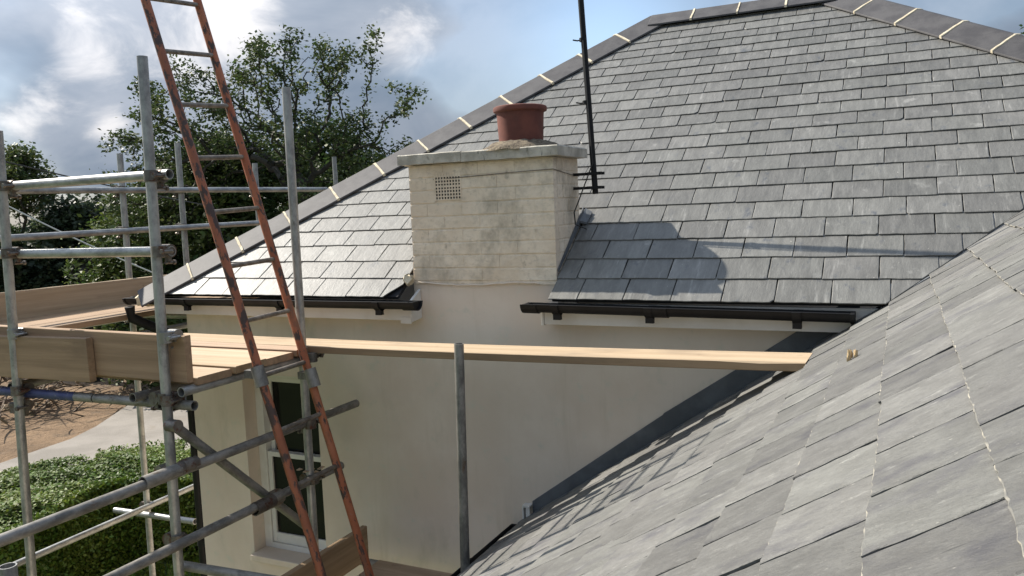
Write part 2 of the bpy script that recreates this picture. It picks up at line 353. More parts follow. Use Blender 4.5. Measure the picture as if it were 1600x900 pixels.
def slate_mesh(poly, ox, oy, th, tilt, lift, seed, rough=.0016, mname='slate', m=None, edge=None):
    """poly in roof (u, v); mesh local to (ox, oy); z = height over the roof plane"""
    rn = random.Random(seed); pts = []
    for i in range(len(poly)):
        p, q = poly[i], poly[(i + 1) % len(poly)]; Ls = math.hypot(q[0] - p[0], q[1] - p[1])
        if Ls < 1e-4: continue
        low = p[1] < oy + .02 and q[1] < oy + .02
        k = (14 if edge else 6) if low and Ls > .08 else ((9 if edge else 4) if Ls > .1 else 1)
        for j in range(k):
            t = j / k; x = p[0] + (q[0] - p[0]) * t; y = p[1] + (q[1] - p[1]) * t
            jx = rn.uniform(-rough, rough) * (1.1 if edge else .7); jy = rn.uniform(-rough, rough) * ((.9 if edge else 1.3) if low else .4)
            pts.append((x - ox + jx, y - oy + jy))
    if len(pts) < 3: return None
    tz = lambda p: lift - tilt * p[1] + rn.uniform(-.0004, .0004)
    n = len(pts); cx = sum(p[0] for p in pts) / n; cy = sum(p[1] for p in pts) / n
    mb = MB(); ch = .0022
    tops = []
    for p in pts:
        d = math.hypot(p[0] - cx, p[1] - cy) or 1; z = tz(p)
        tops.append((p[0] - (p[0] - cx) / d * ch * rn.uniform(.5, 1.8), p[1] - (p[1] - cy) / d * ch * (rn.uniform(.4, 1.9) if edge and p[1] < .012 else rn.uniform(.5, 1.8)), z))
    mid = [(p[0], p[1], lift - tilt * p[1] - .0015) for p in pts]
    bot = [(p[0], p[1], lift - tilt * p[1] - th) for p in pts]
    mb.add(tops + mid + bot, [tuple(range(n))] + [(n + i, n + (i + 1) % n, (i + 1) % n, i) for i in range(n)] + [(2 * n + i, 2 * n + (i + 1) % n, n + (i + 1) % n, n + i) for i in range(n)])
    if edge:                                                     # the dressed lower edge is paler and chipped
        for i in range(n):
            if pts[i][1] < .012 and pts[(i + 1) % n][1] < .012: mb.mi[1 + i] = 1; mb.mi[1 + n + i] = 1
        return mb.mesh(mname, [m, edge])
    return mb.mesh(mname, m)

house = thing('house', (-2.5, 4.1, G), 'cream rendered house with hipped grey slate roof and low white chimney', 'house')
wing = thing('side_wing', (XE, 0, G), 'lower wing whose pale slate roof slopes down beside the cream wall', 'building')

# slabs of roof structure below the slates
def deck_poly(name, polys, fr, m, parent, th=.02):
    mb = MB()
    for poly in polys: mb.prism([(p[0], p[1], -.012) for p in poly], th, (0, 0, -1))
    return mb.build(name, m, parent, fr=fr)
vy = lambda y: (y - E0) * n1
rv = vy(RY); cb = vy(4.50)
vxy = lambda x: vy(3.966 + .971 * x)                           # valley line
roof = deck_poly('roof', [[(HIPX + .02, .03), (-2.66, .03), (-2.66, cb), (HIPX + cb / n1, cb)],
                          [(-1.68, .03), (-.02, .03), (.45, vxy(.45)), (.45, cb), (-1.68, cb)] ,
                          [(HIPX + cb / n1 + .01, cb + .001), (.449, cb + .001), (1.28, vxy(1.28)), (RXR - .03, rv - .02), (RXL, rv - .02)]], FM, M['batten'], house)
mb = MB()                                                       # the hidden faces of the hipped roof
BY = 2 * RY - E0
mb.prism([(HIPX, E0 + .02, ZE - .03), (RXL, RY, RZ - .03), (RXL, RY + .3, RZ - .03), (HIPX, BY, ZE - .03)], .02, (0, 0, -1))
mb.prism([(RXL, RY, RZ - .03), (RXR, RY, RZ - .03), (RXR + 1.2, BY, ZE - .03), (HIPX, BY, ZE - .03)], .02, (0, 0, -1))
pass
mb.build('roof_underside', M['batten'], house)

courses = [0, .171, .337, .503, .664, .822, .98, 1.133, 1.285, 1.43, 1.575, 1.712, 1.85, 1.985, 2.13, 2.275, 2.41, 2.545, 2.68, 2.812, 2.943, 3.065, 3.2, 3.33, 3.45]
TH = .0055
variants = {}
full_cache = {}
slates = []                                                    # (visible size, maker)
rn = random.Random(11)
for r in range(len(courses) - 1):
    v0 = courses[r]; g = courses[r + 1] - v0; v1 = v0 + g + .022; tilt = (TH + .0012) / g
    w = .2475
    ph = -.038 if r == 0 else (-.088 if r == 1 else -.088 + (.105 if r % 2 == 0 else 0.0) + rn.uniform(-.012, .012))
    k = -22
    edges = []
    while ph + k * w < 2.4: edges.append(ph + k * w + rn.uniform(-.0011, .0011)); k += 1
    segs = [(-9, -2.655), (-1.685, 9)] if v0 < cb - .05 else [(-9, 9)]
    for x0, x1 in zip(edges, edges[1:]):
        dv = rn.uniform(-.0022, .0022); gap = .0024
        for s0, s1 in segs:
            quad = [(x0 + gap, v0 + dv), (x1 - gap, v0 + dv), (x1 - gap, v1), (x0 + gap, v1)]
            P = clip(clip(quad, 1, 0, -s0), -1, 0, s1)
            P = clip(P, 1, -1 / n1, -(HIPX + .03)) if P else P            # left hip: x >= HIPX + v/n1
            if P: P = clip(P, -1, -1.2 / n1, (RXR + 1.2 * (RY - E0)))      # right hip
            if P: P = clip(P, -.971, 1 / n1, (E0 - 3.966 - .018))          # valley
            if P: P = clip(P, 0, -1, rv - .03)
            if not P or len(P) < 3: continue
            area = abs(sum(P[i][0] * P[(i + 1) % len(P)][1] - P[(i + 1) % len(P)][0] * P[i][1] for i in range(len(P)))) / 2
            if area < .0004 or P[0][0] > 1.5: continue
            if rn.random() < .16 and area > .03 and len(P) == 4:          # a broken lower corner
                c_ = rn.uniform(.008, .02)
                P = [P[0], (P[1][0] - c_, P[1][1]), (P[1][0], P[1][1] + c_)] + P[2:] if rn.random() < .7 else [(P[0][0] + c_, P[0][1]), P[1], P[2], P[3], (P[0][0], P[0][1] + c_)]
            if r == 0 and abs(P[1][0] + 2.655) < .002: P = [P[0], (P[1][0] - .085, P[1][1]), (P[1][0], P[1][1] + .12)] + P[2:]
            slates.append((r, (x0 + x1) / 2, v0, P, tilt, area))
# real slates as objects: the 300 that show largest; anything beyond joins one part
def seen(sl_):
    p = FM @ V((sl_[1], sl_[2], 0)); return sl_[5] / (p.length ** 3)
slates.sort(key=seen, reverse=True)
rest = MB(); nfull = 0
for i, (r, cx, v0, P, tilt, area) in enumerate(slates):
    full = len(P) == 4 and area > .975 * (.2443 * (courses[r + 1] - v0 + .022)) 
    if i < 300:
        if full:
            key = (r, i % 3)
            if key not in full_cache: full_cache[key] = slate_mesh(P, cx, v0, TH, tilt, .0135, i, m=M['slate'])
            me = full_cache[key]
        else: me = slate_mesh(P, cx, v0, TH, tilt, .0135, i, m=M['slate'])
        if me is None: continue
        rz = Matrix.Rotation(rn.uniform(-.006, .006), 4, 'Z') @ Matrix.Rotation(rn.uniform(-.006, .003), 4, 'X') @ Matrix.Rotation(rn.uniform(-.004, .004), 4, 'Y')
        place('slate', me, FM @ Matrix.Translation((cx, v0, rn.uniform(0, .0015))) @ rz, roof)
    else:
        me = slate_mesh(P, cx, v0, TH, tilt, .0135, i, m=M['slate'])
        if me is None: continue
        rest.add([(v.co.x + cx, v.co.y + v0, v.co.z) for v in me.vertices], [tuple(p.vertices) for p in me.polygons])
        bpy.data.meshes.remove(me)
if rest.v:
    o = rest.build('small_far_slates', M['slate'], roof, fr=FM); o['kind'] = 'stuff'
print('MAIN SLATES', len(slates))

# hip and ridge tiles
def cap_run(p0, p1, lw, rw, count, first=0.0, part='ridge_tile'):
    """lw, rw: the two wing vectors from the crest; tiles butt with a mortar joint"""
    p0 = V(p0); p1 = V(p1); d = (p1 - p0).normalized(); Lt = (p1 - p0).length; st = Lt / count
    for k in range(count):
        a = k * st + .006; b = (k + 1) * st - .006
        fr = frame(p0 + d * a, d, d.cross(lw).cross(d), d.cross(lw))
        mb_ = MB(); th = .014
        sec = [V(lw), V((0, 0, .012)), V(rw)]
        o_ = p0 + d * a; e_ = p0 + d * b
        up = (-(V(lw).normalized() + V(rw).normalized())).normalized()
        outer = [V(lw) * 1.0, V(lw) * .1 + up * .004, V(rw) * .1 + up * .004, V(rw)]
        inner = [q - up * th for q in outer]
        sct = outer + inner[::-1]
        mb_.add([o_ + q for q in sct] + [e_ + q for q in sct], [tuple(range(8))[::-1], tuple(range(8, 16))] + [(i, (i + 1) % 8, 8 + (i + 1) % 8, 8 + i) for i in range(8)])
        t = mb_.build(part, M['ridge'], house, bev=.003)
        if k:                                                  # mortar pointing between tiles, a little proud and ragged
            j = MB(); c = p0 + d * (k * st); prev = None
            rr_ = random.Random(int(k * 31 + Lt * 100)); steps = 11
            hw = rr_.uniform(.0075, .0105); rows_ = []
            for q in range(steps + 1):
                tt = q / steps; base_ = V(lw) * (1 - 2 * tt) * 1.02 if tt < .5 else V(rw) * (2 * tt - 1) * 1.02
                o1 = d * (hw + rr_.uniform(-.0022, .0022)); o2 = d * (hw + rr_.uniform(-.0022, .0022)); lift_ = up * (.0075 + rr_.uniform(0, .002))
                rows_ += [c + base_ - o2 - up * .01, c + base_ - o2 * .8 + lift_, c + base_ + o1 * .8 + lift_, c + base_ + o1 - up * .01]
            j.add(rows_, [(q * 4 + i_, q * 4 + i_ + 1, q * 4 + 5 + i_, q * 4 + 4 + i_) for q in range(steps) for i_ in range(3)] + [(0, 3, 2, 1), tuple(steps * 4 + i_ for i_ in range(4))])
            j.build('mortar_joint', M['mortar'], house, smooth=True)
hl = V((-.11, .12, -.075)); hr = V((.135, -.11, -.07))
upz = .055
cap_run((HIPX - .03, E0 - .03, ZE + upz - .02), (RXL, RY, RZ + upz), V((-.110, .160, -.095)), V((.160, -.110, -.095)), 12, part='hip_tile')
cap_run((RXL + .01, RY, RZ + upz), (RXR, RY, RZ + upz), V((0, .16, -.11)), V((0, -.16, -.11)), 4)
dR = V((1.2, -1, -T1))
cap_run((RXR + .01, RY, RZ + upz), V((RXR, RY, RZ + upz)) + dR * 2.0, V((.15, .1, -.10)), V((-.145, -.120, -.105)), 9, part='hip_tile')
# cream bedding at the foot of the hip
mb = MB(); mb.lathe((HIPX + .02, E0 + .02, ZE - .04), [(.001, .07), (.05, .055), (.085, .02), (.08, -.03), (.001, -.035)], 12, .12)
mb.build('hip_end_bedding', M['mortar'], house, smooth=True)

# ------------------------------------------------------------------ side wing roof slates
deck2 = MB()
vN = lambda x: (x - XE) * n2
deck2.prism([(-4.08, .02, -.012), (-4.08, vN(.12), -.012), (-7.0, vN(3.1), -.012), (2.2, vN(3.1), -.012), (2.2, .02, -.012)], .02, (0, 0, -1))
roof2 = deck2.build('roof', M['batten'], wing, fr=FN)
rn = random.Random(23); THN = .0062; gN = .158 * n2; ns = []
for r in range(0, 20):
    v0 = (-1.929 + .158 * r - XE) * n2; v1 = v0 + gN + .025; tilt = (THN + .0022) / gN; w = .222
    ph = -4.055 + (0 if r % 2 == 0 else w / 2) + rn.uniform(-.02, .02)
    e = ph - 3 * w if r > 9 else ph - w
    while e < 1.6:
        ww = w * rn.uniform(.93, 1.06); x0, x1 = e, e + ww; e += ww
        ga, gb = rn.uniform(.0012, .0042), rn.uniform(.0010, .0036); dv = rn.uniform(-.004, .004)
        quad = [(x0 + ga, v0 + dv), (x1 - gb, v0 + dv), (x1 - gb * rn.uniform(-1, 2), v1), (x0 + ga * rn.uniform(-1, 2), v1)]
        xw = lambda v: XE + v / n2
        # courses above the main eaves stop at the valley, the lower ones at the cream wall
        P = clip(quad, 1, .971 / n2, (3.966 + .971 * XE) + .014) if r >= 12 else clip(quad, 1, 0, 4.035)
        if not P or len(P) < 3: continue
        area = abs(sum(P[i][0] * P[(i + 1) % len(P)][1] - P[(i + 1) % len(P)][0] * P[i][1] for i in range(len(P)))) / 2
        if area < .0015: continue
        c = FN @ V(((x0 + x1) / 2, v0 + .1, 0)); dep = c.dot(FWD)
        if dep < .3: continue
        pxx = 800 + F * c.dot(RIGHT) / dep; pyy = 450 + F * c.dot(DOWN) / dep
        if pxx > 1600 + 330 / max(dep, .5) * 1.2 or pyy > 900 + 420 / max(dep, .5) * 1.2: continue
        ns.append((r, (x0 + x1) / 2, v0, P, tilt, area, dep))
ns.sort(key=lambda q: q[5] / q[6] ** 2, reverse=True)
rest = MB()
for i, (r, cx, v0, P, tilt, area, dep) in enumerate(ns):
    if i >= 300: 
        me = slate_mesh(P, cx, v0, THN, tilt, .0175, i, .003, m=M['slate_new'])
        if me: rest.add([(v.co.x + cx, v.co.y + v0, v.co.z) for v in me.vertices], [tuple(p.vertices) for p in me.polygons]); bpy.data.meshes.remove(me)
        continue
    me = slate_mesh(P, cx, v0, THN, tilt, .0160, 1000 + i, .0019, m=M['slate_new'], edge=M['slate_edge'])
    if me is None: continue
    rz = Matrix.Rotation(rn.uniform(-.008, .008), 4, 'Z') @ Matrix.Rotation(rn.uniform(-.010, .004), 4, 'X') @ Matrix.Rotation(-.001 - .013 * rn.random() ** 2.0, 4, 'Y')   # hand-split slates never lie dead flat
    place('slate', me, FN @ Matrix.Translation((cx, v0, rn.uniform(0, .0022))) @ rz, roof2)
if rest.v: o = rest.build('small_far_slates', M['slate_new'], roof2, fr=FN); o['kind'] = 'stuff'
print('WING SLATES', len(ns))

# ------------------------------------------------------------------ house walls, window
WX = -4.53; WY = 4.1
wl = on_y(385, 687, WY).x; wr = on_y(499, 687, WY).x; wt = -1.05; wb = on_y(445, 872, WY).z
mb = MB()
mb.box((WX, WY, G), (wl, WY + .28, -.62)); mb.box((wr, WY, G), (1.6, WY + .28, -.62))
mb.box((wl, WY, G), (wr, WY + .28, wb)); mb.box((wl, WY, wt), (wr, WY + .28, -.62))
mb.box((-2.63, WY, -.62), (-1.70, WY + .28, -.30))
mb.box((WX, WY + .28, G), (WX + .28, 9.5, -.62)); mb.box((WX + .28, 9.2, G), (1.6, 9.5, -.62)); mb.box((1.35, WY + .28, G), (1.6, 9.2, -.62))
mb.build('wall', M['render'], house)
win = MB(); fy = WY + .11
win.box((wl, fy, wb), (wl + .065, fy + .07, wt)); win.box((wr - .05, fy, wb), (wr, fy + .07, wt))
win.box((wl + .065, fy, wt - .05), (wr - .05, fy + .07, wt)); win.box((wl + .065, fy, wb), (wr - .05, fy + .07, wb + .04))
win_o = win.build('window', M['white'], house, bev=.003)
mz = on_y(460, 716, WY + .1).z
gx0 = wl + .067; gx1 = wr - .052
def sash(z0, z1, y, b):
    s_ = MB(); q = .035
    s_.box((gx0, y, z0), (gx0 + q, y + .035, z1)); s_.box((gx1 - q, y, z0), (gx1, y + .035, z1))
    s_.box((gx0 + q, y, z0), (gx1 - q, y + .035, z0 + b)); s_.box((gx0 + q, y, z1 - .035), (gx1 - q, y + .035, z1))
    s_.build('sash', M['white'], win_o, bev=.003)
    p_ = MB().box((gx0 + q - .004, y + .014, z0 + b - .004), (gx1 - q + .004, y + .02, z1 - .031)); p_.build('pane', M['glass'], win_o)
sash(wb + .042, mz + .02, fy + .012, .07); sash(mz - .017, wt - .052, fy + .052, .035)
MB().box((wl - .0, WY - .045, wb - .045), (wr + .0, fy - .002, wb + .002)).build('sill', M['render'], house, bev=.006)
MB().box((wl + .03, WY + .30, wb - .1), (wr + .8, WY + 2.2, wt + .1)).build('interior_shade_block', M['dark'], house)  # black block in place of the unlit room's shade

# ------------------------------------------------------------------ fascia, soffit, gutters
FYn = 3.98; fz0 = on_y(1000, 511, FYn).z; fz1 = -.52
MB().box((HIPX + .05, FYn, fz0), (-2.60, FYn + .018, fz1)).build('fascia', M['white'], house, bev=.002)
MB().box((HIPX + .06, FYn + .02, fz0 + .012), (-2.62, WY - .003, fz0 + .02)).build('soffit', M['white'], house)
mb = MB(); mb.prism([(-2.60, FYn - .001, fz0 - .012), (-2.60, WY - .004, fz0 - .0), (-2.60, WY - .004, fz1 + .06), (-2.60, FYn - .001, fz1 - .005)], .018, (1, 0, 0))
mb.build('fascia_end', M['white'], house, bev=.002)
mb = MB(); mb.box((-2.655, FYn - .006, fz0 - .018), (-2.583, FYn - .0012, fz0 + .02)); mb.build('fascia_trim', M['white'], house)
xr = lambda z: (z + .475) / T2 - .03                            # where the wing roof crosses the fascia
mb = MB(); mb.prism([(-1.735, FYn, fz0), (-.02, FYn, fz0), (-.02, FYn, fz1), (-1.735, FYn, fz1)], .018, (0, 1, 0)); mb.build('fascia', M['white'], house, bev=.002)
mb = MB(); mb.prism([(-1.72, FYn + .02, fz0 + .012), (xr(fz0), FYn + .02, fz0 + .012), (xr(fz0), WY - .003, fz0 + .012), (-1.72, WY - .003, fz0 + .012)], .008, (0, 0, 1)); mb.build('soffit', M['white'], house)
mb = MB(); mb.box((-1.752, FYn - .004, fz0 - .006), (-1.737, WY - .004, fz1 - .01)); mb.build('fascia_end', M['white'], house, bev=.002)

def gutter(parent, p0, p1, r, outd, brackets, unions=(), ends=(1, 1)):
    """half-round gutter from p0 to p1 (rim centre line); outd: horizontal direction away from the wall"""
    p0 = V(p0); p1 = V(p1); d = (p1 - p0).normalized(); o_ = V(outd); n = 12
    def half(c, rr, a0=0, a1=math.pi):
        return [c + o_ * (rr * math.cos(a0 + (a1 - a0) * i / n)) + V((0, 0, -1)) * rr * math.sin(a0 + (a1 - a0) * i / n) for i in range(n + 1)]
    def shell(a, b, ro, ri, closed=False):
        m_ = MB(); m = n + 1; vs = half(a, ro) + half(b, ro) + half(a, ri) + half(b, ri)
        fs = [(i, i + 1, m + i + 1, m + i) for i in range(n)] + [(2 * m + i, 3 * m + i, 3 * m + i + 1, 2 * m + i + 1) for i in range(n)]
        fs += [(0, m, 3 * m, 2 * m), (n, 2 * m + n, 3 * m + n, m + n)] + [(i, 2 * m + i, 2 * m + i + 1, i + 1) for i in range(n)] + [(m + i, m + i + 1, 3 * m + i + 1, 3 * m + i) for i in range(n)]
        m_.add(vs, fs); return m_
    g = shell(p0, p1, r, r - .004).build('gutter', M['black'], parent, smooth=True, sharp=50)
    rim = MB(); rim.tube(p0 + o_ * (r + .0005), p1 + o_ * (r + .0005), .003, 8); rim.build('gutter_lip', M['black'], g, smooth=True)
    for e, (c, dd) in enumerate(((p0, -d), (p1, d))):
        if ends[e]:
            m_ = MB(); q = half(c, r + .005); m_.prism(q, .02, dd); 
            m_.build('end_stop', M['black'], g, bev=.002)
    for t in unions:
        c = p0 + d * t; m_ = shell(c - d * .045, c + d * .045, r + .006, r + .0006); m_.build('gutter_union', M['black'], g, smooth=True, sharp=50)
    for t in brackets:
        c = p0 + d * t; m_ = shell(c - d * .02, c + d * .02, r + .009, r + .001)
        m_.box((-.02, -.009, -.03), (.02, .02, .004), frame(c + V((0, 0, -r - .004)), d, o_, V((0, 0, 1))))
        m_.build('gutter_bracket', M['black'], g, smooth=True, sharp=40)
GY = 3.92; GZ = -.514
gutter(house, (-4.86, GY, GZ - .004), (-2.53, GY, GZ), .047, (0, -1, 0), (.55, 1.35, 2.1), (2.32, .14))
gutter(house, (-1.80, GY, GZ), (on_y(1328, 490, 3.87).x, GY, GZ - .018), .047, (0, -1, 0), (.17, .67, 1.37), (.02, .72))
gutter(house, (-4.86, GY + .06, GZ - .005), (-4.86, 8.6, GZ - .02), .047, (-1, 0, 0), (1.0, 2.0, 3.0), ())
# downpipe at the corner
dp = MB(); px_ = -4.615; py_ = 4.16
dp.path([(-4.80, 3.86, GZ - .06), (-4.80, 3.87, GZ - .14), (-4.66, 4.10, GZ - .30), (px_, py_, GZ - .40), (px_, py_, G + .1)], .034, 14)
dpo = dp.build('downpipe', M['black'], house, smooth=True)
for z_ in (-1.0, -2.35, -3.9):
    c = MB(); c.tube((px_, py_, z_ - .025), (px_, py_, z_ + .025), .039, 14); c.box((px_ + .02, py_ - .03, z_ - .018), (WX - .002, py_ + .03, z_ + .018)); c.build('pipe_clip', M['black'], dpo, smooth=True)

# ------------------------------------------------------------------ chimney
ch = MB(); CX0, CX1, CY0, CY1 = -2.622, -1.70, 4.092, 4.47; CZ0, CZ1 = -.432, .268
cor = MB().box((CX0 + .0025, CY0 + .0028, CZ0 + .002), (CX1 - .0025, CY1, CZ1)).build('chimney', M['paint'], house)
hb = .0755
def brick_mesh(w, h, d, seed):
    rb = random.Random(seed); b_ = MB(); c = .0016
    # front face at y=0, body behind; chamfered face with uneven corners
    q = lambda: rb.uniform(-.0016, .0016)
    cc = c; c = .0003
    cc = .0045; c = .0006
    f0 = [(c, q() * .8, cc + q()), (w / 2 + q(), q() - .0008, cc + q()), (w - c, q() * .8, cc + q()), (w - c, q() * .8, h - cc + q()), (w / 2 + q(), q() - .0008, h - cc + q()), (c, q() * .8, h - cc + q())]
    f1 = [(0, .006, 0), (w / 2, .006, 0), (w, .006, 0), (w, .006, h), (w / 2, .006, h), (0, .006, h)]
    f2 = [(x, d, z) for x, y, z in f1]
    b_.add(f0 + f1 + f2, [(0, 1, 4, 5), (1, 2, 3, 4)] + [(i, (i + 1) % 6, 6 + (i + 1) % 6, 6 + i) for i in range(6)] + [(6 + i, 6 + (i + 1) % 6, 12 + (i + 1) % 6, 12 + i) for i in range(6)])
    return b_.mesh('brick', M['paint'])
bm_cache = {}
def brick(w, frm, key):
    k = (round(w, 3), key % 4)
    if k not in bm_cache: bm_cache[k] = brick_mesh(w, hb - .0035, .05, hash(k) % 1000)
    place('brick', bm_cache[k], frm, cor)
rows = int(round((CZ1 - CZ0) / hb)); rb = random.Random(5)
vent = (-2.445, -2.275, .062, .215)
for i in range(rows + 1):
    z = CZ1 - (i + 1) * hb
    if z < CZ0 - .03: break
    # front: stretcher rows with alternate half bond
    wd = CX1 - CX0; full = wd / 4; x = CX0 - (full / 2 if i % 2 else 0); k = 0
    while x < CX1 - .01:
        a = max(x, CX0); b = min(x + full, CX1)
        segs = [(a, b)]
        if vent[2] < z + hb * .5 < vent[3]:
            segs = [s_ for s_ in ((a, min(b, vent[0])), (max(a, vent[1]), b)) if s_[1] - s_[0] > .015]
        for (p, q) in segs:
            if q - p > .015: brick(q - p - .0002, frame((p + .0001, CY0 + rb.uniform(-.0008, .0006), z + .0015), (1, 0, 0), (0, 1, 0), (0, 0, 1)), k + i)
        x += full; k += 1
    y = CY0 + .052; k = 0; hd = (CY1 - CY0 - .052) / 2
    offs = [(y, y + hd), (y + hd, CY1)] if i % 2 else [(y, y + hd * .5), (y + hd * .5, y + hd * 1.5), (y + hd * 1.5, CY1)]
    for (p, q) in offs:
        brick(q - p - .003, frame((CX1 + rb.uniform(-.001, .0015), p + .0015, z + .0015), (0, 1, 0), (-1, 0, 0), (0, 0, 1)), k + i); k += 1
    # left side
    brick(CY1 - CY0 - .06, frame((CX0 - .0005, CY1 - .002, z + .0015), (0, -1, 0), (1, 0, 0), (0, 0, 1)), i)
# air brick with its grid of square holes
vx0, vx1, vz0, vz1 = vent
ab = MB(); nxh, nzh = 9, 8; pw = (vx1 - vx0) / nxh; ph_ = (vz1 - vz0) / nzh; bw = .0074
for i in range(nxh + 1):
    xx = vx0 + i * pw; ab.box((xx - bw / 2, CY0 - .003, vz0 - bw / 2), (xx + bw / 2, CY0 + .012, vz1 + bw / 2))
for j in range(nzh + 1):
    for i in range(nxh):
        zc = vz0 + j * ph_; th_ = bw * (1.0 if j != 4 else 1.5)
        ab.box((vx0 + i * pw + bw / 2, CY0 - .002, zc - th_ / 2), (vx0 + (i + 1) * pw - bw / 2, CY0 + .012, zc + th_ / 2))
ab.build('air_brick', M['paint'], cor)
MB().box((vx0, CY0 + .0025, vz0), (vx1, CY0 + .0038, vz1)).build('air_brick_shade_sheet', M['dark'], cor)  # black backing sheet painted as the shade in the holes
# drip of paint at the foot of the stack
mb = MB(); pts = [(x, CY0 - .002, CZ0 + .004 + .008 * math.sin(x * 9) + rb.uniform(-.002, .002)) for x in np.linspace(CX0 + .03, CX1 - .1, 22)]
mb.path(pts, .0042, 6); mb.build('paint_ridge', M['render'], cor, smooth=True)
# coping slabs
rc = random.Random(9)
def ragged_slab(x0, x1, y0, y1, z0, z1, name, parent, m, nx=10, j=.003):
    me = MB(); nn = nx; ring = []
    for (a, b, c, d_) in ((x0, y0, x1, y0), (x1, y0, x1, y1), (x1, y1, x0, y1), (x0, y1, x0, y0)):
        for q in range(nn): t = q / nn; ring.append((a + (c - a) * t + rc.uniform(-j, j) * .6, b + (d_ - b) * t + rc.uniform(-j, j) * .6))
    nR = len(ring); cx = (x0 + x1) / 2; cy = (y0 + y1) / 2
    lv = [(z0, 0), (z0 + .006, .0), (z1 - .006, 0), (z1, .008)]
    vs = []
    for (z, ins) in lv:
        for (x, y) in ring:
            dx = cx - x; dy = cy - y; L_ = math.hypot(dx, dy)
            vs.append((x + dx / L_ * ins, y + dy / L_ * ins, z + rc.uniform(-j, j) * .5))
    fs = [(k * nR + i, k * nR + (i + 1) % nR, (k + 1) * nR + (i + 1) % nR, (k + 1) * nR + i) for k in range(3) for i in range(nR)] + [tuple(range(nR))[::-1], tuple(3 * nR + i for i in range(nR))]
    me.add(vs, fs); return me.build(name, m, parent, smooth=True, sharp=35)
ragged_slab(-2.668, -2.245, 4.048, 4.505, .272, .332, 'coping_slab', cor, M['coping'])
ragged_slab(-2.242, -1.652, 4.048, 4.505, .27, .327, 'coping_slab', cor, M['coping'])
# chimney pot on a mound of rough mortar
PX, PY = -1.965, 4.27
mb = MB(); random.seed(4)
mb.lathe((PX, PY, .325), [(.24, -.004), (.22, .012), (.19, .028), (.16, .042), (.142, .05), (.12, .04)], 40, .055)
mb.build('pot_flaunching', M['flaunch'], cor, smooth=True, sharp=60)
mb = MB(); mb.lathe((PX, PY, .325), [(.125, 0), (.134, .19), (.136, .212), (.152, .218), (.155, .23), (.152, .243), (.143, .247), (.134, .243), (.128, .2), (.115, 0)], 48)
mb.build('chimney_pot', M['terracotta'], cor, smooth=True, sharp=45)
MB().tube((PX, PY, .34), (PX, PY, .35), .118, 24).build('flue_shade_disc', M['dark'], cor)  # black disc closing the pot, painted as the shade down inside
# lead flashing round the stack and mortar blobs
mb = MB()
fl_l = [V((CX1 + .004, y, ZE + T1 * (y - E0) + dz)) for y, dz in ((4.10, .02), (4.10, .035), (4.52, .075), (4.52, .02))]
mb.prism(fl_l, .006, (1, 0, 0)); mb.prism([(CX1 + .006, 4.44, -.10), (CX1 + .006, 4.56, -.03), (CX1 + .055, 4.54, -.055), (CX1 + .05, 4.46, -.115)], .012, (0, 0, 1))
mb.build('stack_flashing', M['lead'], house)
mb = MB(); mb.lathe((CX0 - .01, 4.05, -.40), [(.001, .02), (.03, .012), (.036, -.004), (.02, -.02), (.001, -.024)], 10, .2); mb.build('mortar_blob', M['mortar'], house, smooth=True)

# ------------------------------------------------------------------ flashing along the foot of the cream wall
def wallstrip(x0, x1, h0, h1, th, name):
    zr = lambda x: -.475 + T2 * x
    m_ = MB(); m_.prism([(x0, WY - .004, zr(x0) + .004), (x1, WY - .004, zr(x1) + .004), (x1, WY - .004, zr(x1) + h1), (x0, WY - .004, zr(x0) + h0)], th, (0, -1, 0))
    return m_.build(name, M['lead'], wing, bev=.002)
wallstrip(-1.90, -1.08, .03 + .055, .125, .006, 'flashing'); wallstrip(-1.12, -.58, .128, .125, .010, 'flashing'); wallstrip(-.62, -.17, .13, .13, .006, 'flashing')
mb = MB(); mb.box((-3.99 - .08, -.02, .003), (-3.99 - .035, 2.6, .014), frame(V(FN.translation), (0, -1, 0), (1 / n2, 0, T2 / n2), (-T2 / n2, 0, 1 / n2))); mb.build('lead_soaker', M['lead'], wing)
mb = MB(); z_ = -.475 + T2 * -1.93
mb.box((-1.945, WY - .055, z_ + .01), (-1.937, WY - .005, z_ + .09)); mb.box((-1.937, WY - .055, z_ + .08), (-1.90, WY - .005, z_ + .09)); mb.box((-1.925, WY - .05, z_ - .0), (-1.90, WY - .045, z_ + .08))
mb.build('kick_out', M['white'], wing)
gutter(wing, (XE - .035, 4.07, -.475 + T2 * XE - .035), (XE - .035, -1.0, -.475 + T2 * XE - .035), .052, (-1, 0, 0), (.5, 1.3, 2.1), ())
MB().box((XE + .07, -1.2, G), (XE + .3, 4.09, -.475 + T2 * XE - .06)).build('wall', M['render'], wing)
MB().box((XE + .012, -1.1, -.475 + T2 * XE - .15), (XE + .03, 4.07, -.475 + T2 * XE - .012)).build('fascia', M['white'], wing)
# lead lining of the valley between both roofs
mb = MB(); a = V((-.02, E0 + .02, 0)); vd = V((1, .971, T2)); 
for sgn, nn_ in ((1, V((-.2, .0, -.2 * T2))), (1, V((0, .2, .2 * T1)))): pass
p_ = V((.0, 3.966, -.475 + .006)); q_ = p_ + vd * 2.2
mb.add([p_ + V((-.0, -.12, 0)), q_ + V((0, -.12, 0)), q_, p_, p_ + V((-.12, 0, .0)), q_ + V((-.12, 0, 0))], [(0, 1, 2, 3), (3, 2, 5, 4)]); mb.build('valley_lead', M['lead'], house)

